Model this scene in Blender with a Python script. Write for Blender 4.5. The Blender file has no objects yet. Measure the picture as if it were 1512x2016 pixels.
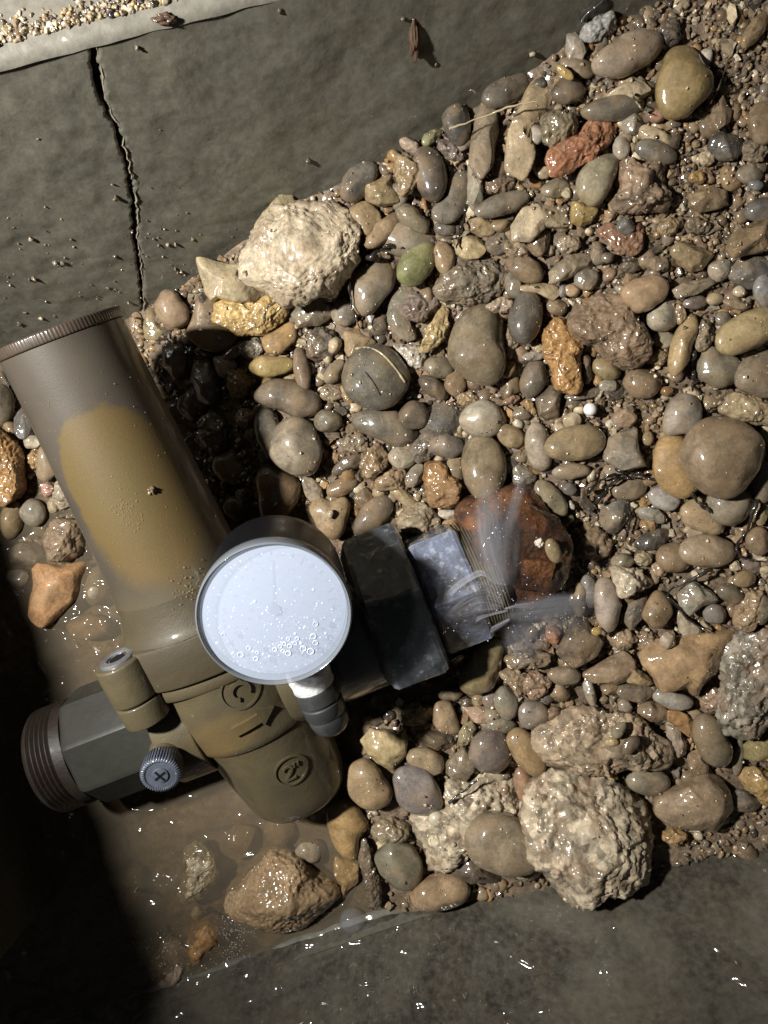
import bpy, bmesh, math, random
import numpy as np
from mathutils import Vector, Matrix

sc = bpy.context.scene
col = sc.collection
# lengths below are written in picture units (one unit is 0.2 mm on the pit floor); S turns them into metres
S = 0.0002
D = 1500.0

# ---------------------------------------------------------------- camera, world, lamp, exposure
cam_d = bpy.data.cameras.new('camera')
cam = bpy.data.objects.new('camera', cam_d)
col.objects.link(cam)
cam.location = (0, 0, D * S)
cam_d.sensor_fit = 'VERTICAL'
cam_d.angle = 2 * math.atan(1008 / D)
cam_d.clip_start = 0.01
cam_d.clip_end = 20
sc.camera = cam

world = bpy.data.worlds.new('World')
sc.world = world
world.use_nodes = True
world.node_tree.nodes['Background'].inputs[0].default_value = (0.9, 0.95, 1.0, 1)
world.node_tree.nodes['Background'].inputs[1].default_value = 0.028

lamp_d = bpy.data.lights.new('torch', 'SPOT')
lamp = bpy.data.objects.new('torch', lamp_d)
col.objects.link(lamp)
LAMP = np.array([-1350.0, 190.0, 1780.0])
lamp.location = Vector(LAMP * S)
AIM = np.array([40.0, 90.0, 60.0])
lamp.rotation_euler = Vector((AIM - LAMP)).to_track_quat('-Z', 'Y').to_euler()
lamp_d.energy = 19.0
lamp_d.color = (1.0, 0.985, 0.95)
lamp_d.spot_size = math.radians(66)
lamp_d.spot_blend = 0.85
lamp_d.shadow_soft_size = 70 * S

sc.view_settings.view_transform = 'Standard'
sc.view_settings.look = 'None'
sc.view_settings.exposure = 0
sc.view_settings.gamma = 1
sc.view_settings.use_curve_mapping = False
sc.cycles.max_bounces = 6
sc.cycles.transparent_max_bounces = 16
sc.cycles.caustics_reflective = False
sc.cycles.caustics_refractive = False
sc.cycles.sample_clamp_indirect = 4

random.seed(7)
rng = np.random.default_rng(7)

# ---------------------------------------------------------------- small helpers
def V(px, py, z):
    k = (D - z) / D
    return np.array([(px - 756) * k, (1008 - py) * k, z])

def lin(c):
    r = []
    for v in c[:3]:
        v = v / 255.0
        r.append(v / 12.92 if v <= 0.04045 else ((v + 0.055) / 1.055) ** 2.4)
    return (*r, 1.0)

_perm = np.random.default_rng(3).permutation(256)
_perm = np.concatenate([_perm, _perm, _perm])
_grad = np.random.default_rng(4).normal(size=(256, 3))
_grad /= np.linalg.norm(_grad, axis=1)[:, None]

def noise(p, off=0.0):
    p = np.asarray(p, float) + off
    i = np.floor(p).astype(int)
    f = p - i
    u = f * f * f * (f * (f * 6 - 15) + 10)
    i &= 255
    out = 0
    for dx in (0, 1):
        wx = u[:, 0] if dx else 1 - u[:, 0]
        for dy in (0, 1):
            wy = u[:, 1] if dy else 1 - u[:, 1]
            for dz in (0, 1):
                wz = u[:, 2] if dz else 1 - u[:, 2]
                h = _perm[_perm[_perm[i[:, 0] + dx] + i[:, 1] + dy] + i[:, 2] + dz]
                g = _grad[h]
                out = out + wx * wy * wz * (g[:, 0] * (f[:, 0] - dx) + g[:, 1] * (f[:, 1] - dy) + g[:, 2] * (f[:, 2] - dz))
    return out * 1.6

def cells(p, off=0.0):
    """distance to the nearest random point of a cellular pattern"""
    p = np.asarray(p, float) + off
    i = np.floor(p).astype(int)
    best = np.full(len(p), 9.0)
    for dx in (-1, 0, 1):
        for dy in (-1, 0, 1):
            for dz in (-1, 0, 1):
                c = i + (dx, dy, dz)
                m = c & 255
                h = _perm[_perm[_perm[m[:, 0]] + m[:, 1]] + m[:, 2]]
                q = c + 0.5 + _grad[h] * 0.42
                best = np.minimum(best, np.linalg.norm(p - q, axis=1))
    return best

def mesh(name, verts, faces, smooth=True):
    me = bpy.data.meshes.new(name)
    v = np.asarray(verts, dtype=np.float32) * S
    if isinstance(faces, np.ndarray):
        k = faces.shape[1]
        me.vertices.add(len(v))
        me.vertices.foreach_set('co', v.ravel())
        me.loops.add(faces.size)
        me.loops.foreach_set('vertex_index', faces.ravel().astype(np.int32))
        me.polygons.add(len(faces))
        me.polygons.foreach_set('loop_start', np.arange(0, faces.size, k, dtype=np.int32))
        me.update(calc_edges=True)
    else:
        me.from_pydata(v.tolist(), [], faces)
    if smooth:
        me.polygons.foreach_set('use_smooth', [True] * len(me.polygons))
    me.validate()
    return me

def obj(name, me, material=None, parent=None):
    o = bpy.data.objects.new(name, me)
    col.objects.link(o)
    if material:
        me.materials.clear()
        me.materials.append(material)
    if parent:
        o.parent = parent
    return o

def tag(o, label=None, cat=None, group=None, kind=None):
    if label: o['label'] = label
    if cat: o['category'] = cat
    if group: o['group'] = group
    if kind: o['kind'] = kind
    return o

def empty(name, matrix=None):
    o = bpy.data.objects.new(name, None)
    o.empty_display_size = 0.01
    col.objects.link(o)
    if matrix is not None:
        o.matrix_world = matrix
    return o

def ico(level):
    bm = bmesh.new()
    bmesh.ops.create_icosphere(bm, subdivisions=level, radius=1)
    v = np.array([x.co[:] for x in bm.verts])
    f = np.array([[x.index for x in p.verts] for p in bm.faces])
    bm.free()
    return v / np.linalg.norm(v, axis=1)[:, None], f
ICO = {k: ico(k) for k in (2, 3, 4, 5, 6)}

def grid_faces(nr, nc, wrap=False):
    r = np.arange(nr - 1)[:, None]
    c = np.arange(nc if wrap else nc - 1)[None, :]
    c2 = (c + 1) % nc
    return np.stack([r * nc + c, r * nc + c2, (r + 1) * nc + c2, (r + 1) * nc + c], -1).reshape(-1, 4)

def tube(pts, rad, seg=7, closed=False):
    p = np.array(pts, float)
    n = len(p)
    rad = np.broadcast_to(np.asarray(rad, float), (n,))
    tg = np.gradient(p, axis=0) if not closed else np.roll(p, -1, 0) - np.roll(p, 1, 0)
    tg /= np.linalg.norm(tg, axis=1)[:, None] + 1e-9
    ref = np.array([0.13, 0.21, 1.0])
    a = np.cross(tg, ref); a /= np.linalg.norm(a, axis=1)[:, None] + 1e-9
    b = np.cross(tg, a)
    an = np.linspace(0, 2 * math.pi, seg, endpoint=False)
    R = p[:, None] + (a[:, None] * np.cos(an)[None, :, None] + b[:, None] * np.sin(an)[None, :, None]) * rad[:, None, None]
    P = R.reshape(-1, 3)
    F = [tuple(q) for q in grid_faces(n, seg, True)]
    if closed:
        F += [((n - 1) * seg + j, (n - 1) * seg + (j + 1) % seg, (j + 1) % seg, j) for j in range(seg)]
    else:
        F += [tuple(range(seg))[::-1], tuple((n - 1) * seg + j for j in range(seg))]
    return P, F

def smooth_line(pts, n=24):
    p = np.array(pts, float)
    t = np.linspace(0, len(p) - 1, n)
    out = []
    for v in t:
        i = min(int(v), len(p) - 2); f = v - i
        p0, p1, p2, p3 = p[max(i - 1, 0)], p[i], p[i + 1], p[min(i + 2, len(p) - 1)]
        out.append(0.5 * ((2 * p1) + (-p0 + p2) * f + (2 * p0 - 5 * p1 + 4 * p2 - p3) * f * f + (-p0 + 3 * p1 - 3 * p2 + p3) * f ** 3))
    return np.array(out)


# ---------------------------------------------------------------- materials
class NT:
    def __init__(self, name):
        self.m = bpy.data.materials.new(name)
        self.m.use_nodes = True
        self.t = self.m.node_tree
        self.p = self.t.nodes['Principled BSDF']
        self.out = self.t.nodes['Material Output']
    def n(self, kind, **kw):
        x = self.t.nodes.new(kind)
        for k, v in kw.items():
            setattr(x, k, v)
        return x
    def put(self, sock, val):
        if isinstance(val, bpy.types.NodeSocket):
            self.t.links.new(val, sock)
        else:
            sock.default_value = val
    def noise(self, vec, scale, detail=4, rough=0.55, dist=0.0):
        x = self.n('ShaderNodeTexNoise')
        self.put(x.inputs['Vector'], vec)
        x.inputs['Scale'].default_value = scale
        x.inputs['Detail'].default_value = detail
        x.inputs['Roughness'].default_value = rough
        x.inputs['Distortion'].default_value = dist
        return x.outputs['Fac']
    def rng(self, val, a, b, c, d, smooth=False):
        x = self.n('ShaderNodeMapRange')
        if smooth: x.interpolation_type = 'SMOOTHSTEP'
        self.put(x.inputs[0], val)
        for k, v in zip((1, 2, 3, 4), (a, b, c, d)):
            x.inputs[k].default_value = v
        return x.outputs[0]
    def mix(self, fac, a, b, mode='MIX'):
        x = self.n('ShaderNodeMix', data_type='RGBA', blend_type=mode)
        self.put(x.inputs[0], fac); self.put(x.inputs[6], a); self.put(x.inputs[7], b)
        return x.outputs[2]
    def math(self, op, a, b=0.0):
        x = self.n('ShaderNodeMath', operation=op)
        self.put(x.inputs[0], a); self.put(x.inputs[1], b)
        return x.outputs[0]
    def vmath(self, op, a, b):
        x = self.n('ShaderNodeVectorMath', operation=op)
        self.put(x.inputs[0], a); self.put(x.inputs[1], b)
        return x.outputs[0]
    def bump(self, h, strength, dist, normal=None):
        x = self.n('ShaderNodeBump')
        x.inputs['Strength'].default_value = strength
        x.inputs['Distance'].default_value = dist
        self.put(x.inputs['Height'], h)
        if normal is not None: self.put(x.inputs['Normal'], normal)
        return x.outputs[0]
    def fresnel(self, ior, normal):
        # the same reflectance from either side of a thin film
        g = self.n('ShaderNodeNewGeometry')
        x = self.n('ShaderNodeFresnel')
        self.put(x.inputs[0], self.rng(g.outputs['Backfacing'], 0, 1, ior, 1 / ior))
        self.put(x.inputs['Normal'], normal)
        return x.outputs[0]
    def coord(self):
        return self.n('ShaderNodeTexCoord').outputs['Object']
    def set(self, **kw):
        for k, v in kw.items():
            self.put(self.p.inputs[k.replace('_', ' ')], v)
        return self.m

def wet(nt, bumpn, coatn, rough=0.55, coat=1.0, crough=0.07):
    nt.set(Roughness=rough, Normal=bumpn, Coat_Weight=coat, Coat_Roughness=crough, Coat_Normal=coatn)

def stone_material(name, kind):
    nt = NT(name)
    info = nt.n('ShaderNodeObjectInfo')
    if kind == 'g':
        base = nt.n('ShaderNodeVertexColor', layer_name='tint').outputs['Color']
        vec = nt.coord()
    else:
        base = info.outputs['Color']
        off = nt.math('MULTIPLY', info.outputs['Random'], 3.7)
        vec = nt.vmath('ADD', nt.coord(), off)
    n1 = nt.noise(vec, 150, 7, 0.66, 0.6)
    n2 = nt.noise(vec, 900, 4, 0.6)
    n3 = nt.noise(vec, 90, 5, 0.6)
    f1 = nt.rng(n1, 0.28, 0.72, 0.5, 1.4)
    f2 = nt.rng(n2, 0.3, 0.7, 0.82, 1.16)
    if kind == 'c':
        vo = nt.n('ShaderNodeTexVoronoi')
        nt.put(vo.inputs['Vector'], vec); vo.inputs['Scale'].default_value = 330; vo.inputs['Randomness'].default_value = 1
        f3 = nt.rng(vo.outputs['Color'], 0.15, 0.85, 0.45, 1.3)
        f2 = nt.math('MULTIPLY', f2, f3)
        silt = nt.rng(n3, 0.48, 0.62, 0.0, 0.55)
        siltc = lin((116, 92, 70))
    elif kind == 'r':
        f2 = nt.rng(n2, 0.3, 0.7, 0.66, 1.24)
        silt = nt.rng(n3, 0.42, 0.7, 0.0, 0.5)
        siltc = lin((124, 100, 74))
    else:
        silt = nt.rng(n3, 0.46, 0.68, 0.0, 0.55)
        siltc = lin((128, 106, 80))
    c = nt.mix(nt.math('MULTIPLY', f1, f2), (0, 0, 0, 1), base)
    x = nt.n('ShaderNodeVectorMath', operation='SCALE')
    nt.put(x.inputs[0], base); nt.put(x.inputs[3], nt.math('MULTIPLY', f1, f2))
    c = nt.mix(silt, x.outputs[0], siltc)
    if kind in 'pa':
        # mineral speckle
        n4 = nt.noise(vec, 620, 5, 0.75)
        c = nt.mix(nt.rng(n4, 0.56, 0.68, 0.0, 0.45), c, lin((62, 56, 48)))
    # white specks and fine grit left by the silt
    sp = nt.noise(vec, 1500, 2, 0.5)
    c = nt.mix(nt.rng(sp, 0.66, 0.74, 0.0, 0.55 if kind != 'p' else 0.3), c, lin((190, 172, 140)))
    st = {'p': 0.35, 'a': 0.6, 'r': 0.9, 'c': 1.0, 'g': 0.6}[kind]
    b = nt.bump(n2, st, 0.00035)
    b = nt.bump(nt.noise(vec, 2600, 3, 0.6), st * 0.7, 0.00012, b)
    # the film of water: smooth and slowly curved, so that it glints in points
    cn = nt.bump(nt.noise(vec, 165, 0, 0.5), {'p': 0.8, 'a': 1.0, 'r': 1.0, 'c': 1.0, 'g': 0.5}[kind], 0.0004)
    cn = nt.bump(nt.noise(vec, 420, 0, 0.5), {'p': 0.75, 'a': 0.8, 'r': 1.0, 'c': 1.0, 'g': 0.3}[kind], 0.00016, cn)
    nt.p.inputs['Specular IOR Level'].default_value = 0.15
    nt.set(Base_Color=c)
    wet(nt, b, cn, 0.5, nt.rng(silt, 0.12, 0.5, 1.0, 0.35) if kind in 'pa' else {'p': 1.0, 'a': 1.0, 'r': 0.9, 'c': 0.6, 'g': 1.0, 'w': 0.7}[kind], 0.10)
    return nt.m

MAT = {k: stone_material('wet_stone_' + n, k) for k, n in (('p', 'smooth'), ('a', 'angular'), ('r', 'rough'), ('c', 'conglomerate'), ('g', 'gravel'))}
MAT['w'] = MAT['r']

def concrete(name, c1, c2, c3, wetness=0.6, blot=0.1):
    nt = NT(name)
    vec = nt.coord()
    n1 = nt.noise(vec, 20, 7, 0.62, 0.8)
    n2 = nt.noise(vec, 45, 5, 0.6, 0.3)
    n3 = nt.noise(vec, 420, 4, 0.6)
    c = nt.mix(nt.rng(n1, 0.5 - blot, 0.5 + blot, 0, 1), lin(c1), lin(c2))
    c = nt.mix(nt.rng(n2, 0.5, 0.75, 0, 0.75 if blot < 0.15 else 0.3), c, lin(c3))
    c = nt.mix(nt.rng(n3, 0.35, 0.7, 0.0, 0.35), c, lin([v * 1.35 for v in c1]))
    b = nt.bump(n2, 0.5, 0.0012)
    b = nt.bump(n3, 0.5, 0.0003, b)
    cn = nt.bump(nt.noise(vec, 90, 1, 0.4, 1.2), 1.0, 0.0036 if wetness > 0.8 else 0.0014)
    nt.p.inputs['Specular IOR Level'].default_value = 0.2
    nt.set(Base_Color=c)
    wet(nt, b, cn, 0.5, wetness, 0.11)
    return nt.m
M_WALL = concrete('damp_concrete', (87, 84, 74), (73, 71, 62), (88, 78, 64), 0.5, 0.22)
M_WALL2 = concrete('wet_silty_concrete', (80, 76, 66), (42, 39, 34), (70, 60, 46), 1.0)
M_RIM = concrete('pale_concrete_rim', (112, 108, 98), (94, 91, 82), (122, 115, 102), 0.6, 0.2)
M_CHIP = concrete('chipped_concrete_painted_lit', (128, 121, 106), (100, 94, 82), (116, 106, 90), 0.2)  # chipped concrete, paler still for the light its edge catches

def plain(name, c, rough=0.5, metal=0.0, nscale=300, var=0.25, coat=0.3, bumpd=0.0002, c2=None, crough=0.12):
    nt = NT(name)
    vec = nt.coord()
    n1 = nt.noise(vec, nscale, 5, 0.6)
    n0 = nt.noise(vec, nscale * 0.18, 5, 0.6, 0.5)
    d = lin(c2 if c2 else [v * (1 - var) for v in c])
    cc = nt.mix(nt.rng(n0, 0.35, 0.65, 0, 1), lin(c), d)
    cc = nt.mix(nt.rng(n1, 0.4, 0.7, 0, 0.4), cc, lin([v * (1 - var) for v in c]))
    b = nt.bump(n1, 0.6, bumpd)
    nt.p.inputs['Specular IOR Level'].default_value = 0.25
    nt.set(Base_Color=cc, Metallic=metal)
    wet(nt, b, nt.bump(nt.noise(vec, 165, 0, 0.5), 0.8, 0.0004), rough, coat, max(crough, 0.10))
    return nt.m
# ---------------------------------------------------------------- lie of the ground: heights at picture points, smoothed
_ctl = np.array([(280,610,0),(400,560,60),(560,400,165),(700,330,205),(880,240,255),(1000,180,290),(1120,70,345),(1250,10,370),(1400,-50,390),(1600,-120,410),
 (1512,400,330),(1512,900,215),(1512,1300,150),(1512,1560,95),(1650,1000,230),(1200,400,285),(1200,700,200),(1200,1000,130),(1200,1300,90),(1200,1650,50),
 (950,500,205),(950,800,115),(930,930,85),(900,1010,60),(950,1350,45),(1000,1600,35),(700,600,110),(700,900,50),(740,1500,5),(700,1750,-30),(860,1780,5),
 (600,700,75),(480,850,20),(420,700,25),(330,650,10),(520,1000,-5),(300,900,-60),(400,1200,-75),(300,1600,-75),(500,1700,-75),(300,1900,-75),(100,1300,-70),
 (60,950,-25),(20,850,-10),(150,1100,-50),(0,1600,-80),(1400,1650,75),(600,1930,-75),(0,600,-40),(100,700,-50),(720,1250,-30),(1050,1100,60),(1150,950,140),(1160,1150,112),
 (1000,1320,68),(1700,1700,120),(-200,1000,-60),(-200,2100,-80),(500,2200,-80),(1200,2000,40),(600,1550,-50)], float)
def _phi(r): return np.sqrt(r * r + 60.0 ** 2)
_d = np.linalg.norm(_ctl[:, None, :2] - _ctl[None, :, :2], axis=2)
_A = np.zeros((len(_ctl) + 3,) * 2)
_A[:len(_ctl), :len(_ctl)] = _phi(_d) + np.eye(len(_ctl)) * 8
_A[:len(_ctl), -3:] = np.c_[np.ones(len(_ctl)), _ctl[:, :2] / 1000]
_A[-3:, :len(_ctl)] = _A[:len(_ctl), -3:].T
_w = np.linalg.solve(_A, np.r_[_ctl[:, 2], 0, 0, 0])
def zg(px, py):
    q = np.c_[np.ravel(px), np.ravel(py)].astype(float)
    r = np.linalg.norm(q[:, None] - _ctl[None, :, :2], axis=2)
    z = _phi(r) @ _w[:-3] + np.c_[np.ones(len(q)), q / 1000] @ _w[-3:]
    return z if np.ndim(px) else float(z[0])

# walls: inner faces as planes  n.(x,y) = s0 + lean*z
N1 = np.array([-0.247, 0.969]); T1 = np.array([0.969, 0.247]); W1 = (503.0, 0.35)
N2 = np.array([0.318, -0.948]); T2 = np.array([0.948, 0.318]); W2 = (772.0, 0.60)
def wall_hit(px, py, N, W):
    """point of a wall's face seen at a picture point"""
    o = np.array([0, 0, D]); d = V(px, py, 0) - o
    g = np.array([N[0], N[1], -W[1]])
    t = (W[0] - g @ o) / (g @ d)
    return o + t * d
# ---------------------------------------------------------------- ground
def build_ground():
    xs = np.arange(-300, 1800, 7.0); ys = np.arange(-250, 2300, 7.0)
    gx, gy = np.meshgrid(xs, ys)
    z = zg(gx.ravel(), gy.ravel()) - 5
    P = np.array([(gx.ravel() - 756) * (D - z) / D, (1008 - gy.ravel()) * (D - z) / D, z]).T
    P[:, 2] += noise(P / 30.0) * 5 + noise(P / 11.0) * 4
    nt = NT('dark_wet_grit')
    vec = nt.coord()
    n = nt.noise(vec, 500, 6, 0.7); n0 = nt.noise(vec, 60, 4)
    c = nt.mix(nt.rng(n, 0.35, 0.7, 0, 1), lin((70, 58, 46)), lin((136, 114, 88)))
    c = nt.mix(nt.rng(n0, 0.4, 0.65, 0, 0.7), c, lin((84, 70, 54)))
    nt.set(Base_Color=c)
    wet(nt, nt.bump(n, 1.0, 0.0008), nt.bump(n0, 0.6, 0.0008), 0.6, 0.25, 0.15)
    o = obj('ground', mesh('ground', P, grid_faces(len(ys), len(xs))), nt.m)
    tag(o, kind='structure')
build_ground()

# ---------------------------------------------------------------- pit walls
CRACK = [(178,60),(182,92),(190,140),(194,165),(200,190),(212,222),(224,240),(232,258),(240,290),(250,318),(254,345),(259,378),(264,395),(265,430),(266,470),(270,492),(274,520),(278,555),(280,590),(284,640)]
CRW = [6,9,13,12,10,8,6,9,8,9,8,10,9,11,10,7,8,8,7,7]
ZT1 = 522.0
def crack_q(z):
    cp = [wall_hit(x, y, N1, W1) for x, y in CRACK]
    zz = np.array([p[2] for p in cp]); qq = np.array([p[:2] @ T1 for p in cp]); k = np.argsort(zz)
    zz, qq, ww = zz[k], qq[k], np.array(CRW, float)[k]
    return np.interp(z, zz, qq), np.interp(z, zz, ww)

def wall_sheet(qa, qb, zrow, N, T, W, depth_a=0, depth_b=0, edge_mats=False):
    """face of a wall between the lines qa(z) and qb(z), with the broken sides of a crack turned inwards"""
    nq = 230
    t = np.linspace(0, 1, nq)
    rows = []
    for i, z in enumerate(zrow):
        q = qa[i] + (qb[i] - qa[i]) * t
        s = np.full(nq, W[0] + W[1] * z)
        rows.append(np.c_[q, s, np.full(nq, z)])
    R = np.array(rows)
    F = R.reshape(-1, 3)
    nz = noise(F / (160, 160, 160)) * 5 + noise(F / (45, 45, 45), 7.3) * 2.0 + noise(F / (24, 24, 24), 2.1) * 1.0
    F[:, 1] += nz
    R = F.reshape(len(zrow), nq, 3)
    if depth_a:
        c = R[:, :1].copy(); c[:, :, 1] += depth_a; c[:, 0, 0] += noise(np.c_[zrow / 9, zrow * 0, zrow * 0]) * 3
        R = np.concatenate([c, R], 1)
    if depth_b:
        c = R[:, -1:].copy(); c[:, :, 1] += depth_b
        R = np.concatenate([R, c], 1)
    F = R.reshape(-1, 3)
    P = np.c_[F[:, :1] * T[0] + F[:, 1:2] * N[0], F[:, :1] * T[1] + F[:, 1:2] * N[1], F[:, 2]]
    return P, grid_faces(len(zrow), R.shape[1])

def sweep(q0, q1, prof, N, T, nq=260, amp=2.0):
    """profile (s, z) swept along a wall"""
    q = np.linspace(q0, q1, nq)
    pr = np.array(prof, float)
    R = np.zeros((len(pr), nq, 3))
    R[:, :, 0] = q[None]; R[:, :, 1] = pr[:, :1]; R[:, :, 2] = pr[:, 1:]
    F = R.reshape(-1, 3)
    F[:, 1] += noise(F / 40.0, 1.7) * amp; F[:, 2] += noise(F / 33.0, 5.1) * amp
    P = np.c_[F[:, :1] * T[0] + F[:, 1:2] * N[0], F[:, :1] * T[1] + F[:, 1:2] * N[1], F[:, 2]]
    return P, grid_faces(len(pr), nq)

def pit_walls():
    w = empty('concrete_wall', Matrix.Translation(Vector((0, W1[0] * S, 0))))
    tag(w, 'damp grey concrete pit wall split by a long jagged crack', 'wall')
    inv = w.matrix_world.inverted()
    z = np.arange(-110, ZT1 - 11, 3.0)
    cq, cw = crack_q(z)
    jig = noise(np.c_[z / 13, z * 0, z * 0]) * 6 + noise(np.c_[z / 5, z * 0 + 3, z * 0]) * 4
    jig2 = noise(np.c_[z / 11, z * 0 + 9, z * 0]) * 5.5 + noise(np.c_[z / 4, z * 0 + 5, z * 0]) * 4
    L = cq - cw * 0.5 + jig; Rr = np.maximum(cq + cw * 0.5 + jig2, L + 2.0)
    for qa, qb, da, db in ((np.full(len(z), -1250.0), L, 0, 45), (Rr, np.full(len(z), 1350.0), 45, 0)):
        P, F = wall_sheet(qa, qb, z, N1, T1, W1, da, db)
        o = obj('wall_slab', mesh('wall_slab', P, F), M_WALL, w)
        o.matrix_parent_inverse = inv
    # broken edge right of the crack, its torch-lit brightness put into the colour
    zz = z[2::2]; qe = Rr[2::2]
    ln = np.c_[qe * T1[0] + (W1[0] + W1[1] * zz + 1) * N1[0], qe * T1[1] + (W1[0] + W1[1] * zz + 1) * N1[1], zz]
    rr = np.clip(1.0 + noise(np.c_[zz / 30, zz * 0, zz * 0 + 4]) * 2.6, 0.2, 3.2)
    V_, F_ = tube(ln, rr, 6)
    o = obj('chipped_lit_edge', mesh('chipped_lit_edge', V_, F_), M_CHIP, w); o.matrix_parent_inverse = inv
    # rounded pale lip and ledge on top
    s = W1[0] + W1[1] * ZT1
    prof = [(s - 6, ZT1 - 14), (s - 3, ZT1 - 7), (s + 3, ZT1 - 2), (s + 12, ZT1), (s + 40, ZT1 + 1), (s + 120, ZT1 + 1), (s + 400, ZT1 + 2)]
    P, F = sweep(-1250, 1350, prof, N1, T1)
    o = obj('rim', mesh('rim', P, F), M_RIM, w); o.matrix_parent_inverse = inv
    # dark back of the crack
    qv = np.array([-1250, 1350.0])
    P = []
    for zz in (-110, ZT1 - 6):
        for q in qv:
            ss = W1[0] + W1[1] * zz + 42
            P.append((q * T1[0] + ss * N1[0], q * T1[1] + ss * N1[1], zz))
    o = obj('wall_core', mesh('wall_core', P, [(0, 1, 3, 2)]), plain('dark_crack_back', (40, 32, 26)), w); o.matrix_parent_inverse = inv

    # near wall at the foot of the picture, with a mortar fillet where it meets the floor
    w2 = empty('concrete_wall', Matrix.Translation(Vector((0, -W2[0] * S, 0))))
    tag(w2, 'wet silty concrete pit wall along the bottom, its foot under water', 'wall')
    inv = w2.matrix_world.inverted()
    z = np.arange(-60, 470, 5.0)
    P, F = wall_sheet(np.full(len(z), -1300.0), np.full(len(z), 1300.0), z, N2, T2, W2)
    o = obj('wall_slab', mesh('wall_slab', P, F[:, ::-1].copy()), M_WALL2, w2); o.matrix_parent_inverse = inv
    s = W2[0]
    prof = [(s - 26, -80), (s - 24, -34), (s - 20, -26), (s - 12, -21), (s - 5, -15), (s - 1, -4), (s + 4, 8)]
    for qa, qb, m in ((-1300, -705, M_WALL), (-705, -525, M_WALL2), (-525, 1300, M_WALL)):
        P, F = sweep(qa, qb, prof, N2, T2, 160, 1.5)
        o = obj('mortar_fillet', mesh('mortar_fillet', P, F), m, w2); o.matrix_parent_inverse = inv

    # left wall, outside the beam
    w3 = empty('concrete_wall', Matrix.Translation(Vector((-760 * S, -400 * S, 0))))
    tag(w3, 'dark shaded concrete pit wall at the lower left edge', 'wall')
    inv = w3.matrix_world.inverted()
    # the rim stands so high that the torch, hung outside it, leaves the corner dark
    HR = 600.0
    def rim_at(g): return g[:2] + (LAMP[:2] - g[:2]) * (HR - g[2]) / (LAMP[2] - g[2])
    G1, G2 = V(30, 1060, -20), V(284, 1830, -20)
    A, B = rim_at(G1 + (G1 - G2) * 0.75), rim_at(G2 + (G2 - G1) * 0.6)
    t = (B - A) / np.linalg.norm(B - A); n = np.array([t[1], -t[0]])   # outward
    if n[0] > 0: n = -n
    z = np.arange(-100, HR, 6.0); q = np.linspace(0, np.linalg.norm(B - A), 220)
    R = np.zeros((len(z) + 1, len(q), 3))
    for i, zz in enumerate(list(z) + [HR + 1]):
        off = 0 if i < len(z) else 250
        R[i, :, 0] = A[0] + t[0] * q + n[0] * off; R[i, :, 1] = A[1] + t[1] * q + n[1] * off; R[i, :, 2] = zz
    F = R.reshape(-1, 3); F += noise(F / 60.0)[:, None] * np.r_[n, 0.2] * 5
    o = obj('wall_slab', mesh('wall_slab', F, grid_faces(len(z) + 1, len(q))), M_WALL, w3); o.matrix_parent_inverse = inv
pit_walls()

# ---------------------------------------------------------------- muddy water in the low corner
ZW = -24.0
def build_water():
    xs = np.arange(-1000, 350, 6.0); ys = np.arange(-1250, 420, 6.0)
    gx, gy = np.meshgrid(xs, ys)
    P = np.c_[gx.ravel(), gy.ravel(), np.full(gx.size, ZW)]
    P[:, 2] += noise(P / (90, 70, 1), 3.3) * 5 + noise(P / (34, 28, 1), 8.1) * 2.2
    nt = NT('muddy_water')
    vec = nt.coord()
    n = nt.noise(vec, 75, 1, 0.45, 0.9)
    foam = nt.noise(vec, 22, 5, 0.6)
    tr = nt.n('ShaderNodeBsdfTransparent'); tr.inputs[0].default_value = (0.86, 0.80, 0.68, 1)
    di = nt.n('ShaderNodeBsdfDiffuse'); di.inputs[0].default_value = lin((112, 102, 86))
    gl = nt.n('ShaderNodeBsdfGlossy'); gl.inputs['Roughness'].default_value = 0.09
    bm_ = nt.bump(n, 1.0, 0.0100)
    nt.put(gl.inputs['Normal'], bm_)
    m1 = nt.n('ShaderNodeMixShader'); nt.put(m1.inputs[0], nt.rng(foam, 0.3, 0.7, 0.26, 0.50)); nt.put(m1.inputs[1], tr.outputs[0]); nt.put(m1.inputs[2], di.outputs[0])
    m2 = nt.n('ShaderNodeMixShader'); nt.put(m2.inputs[0], nt.fresnel(1.33, bm_)); nt.put(m2.inputs[1], m1.outputs[0]); nt.put(m2.inputs[2], gl.outputs[0])
    nt.put(nt.out.inputs[0], m2.outputs[0])
    o = obj('water', mesh('water', P, grid_faces(len(ys), len(xs))), nt.m)
    tag(o, kind='structure')
build_water()
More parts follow.
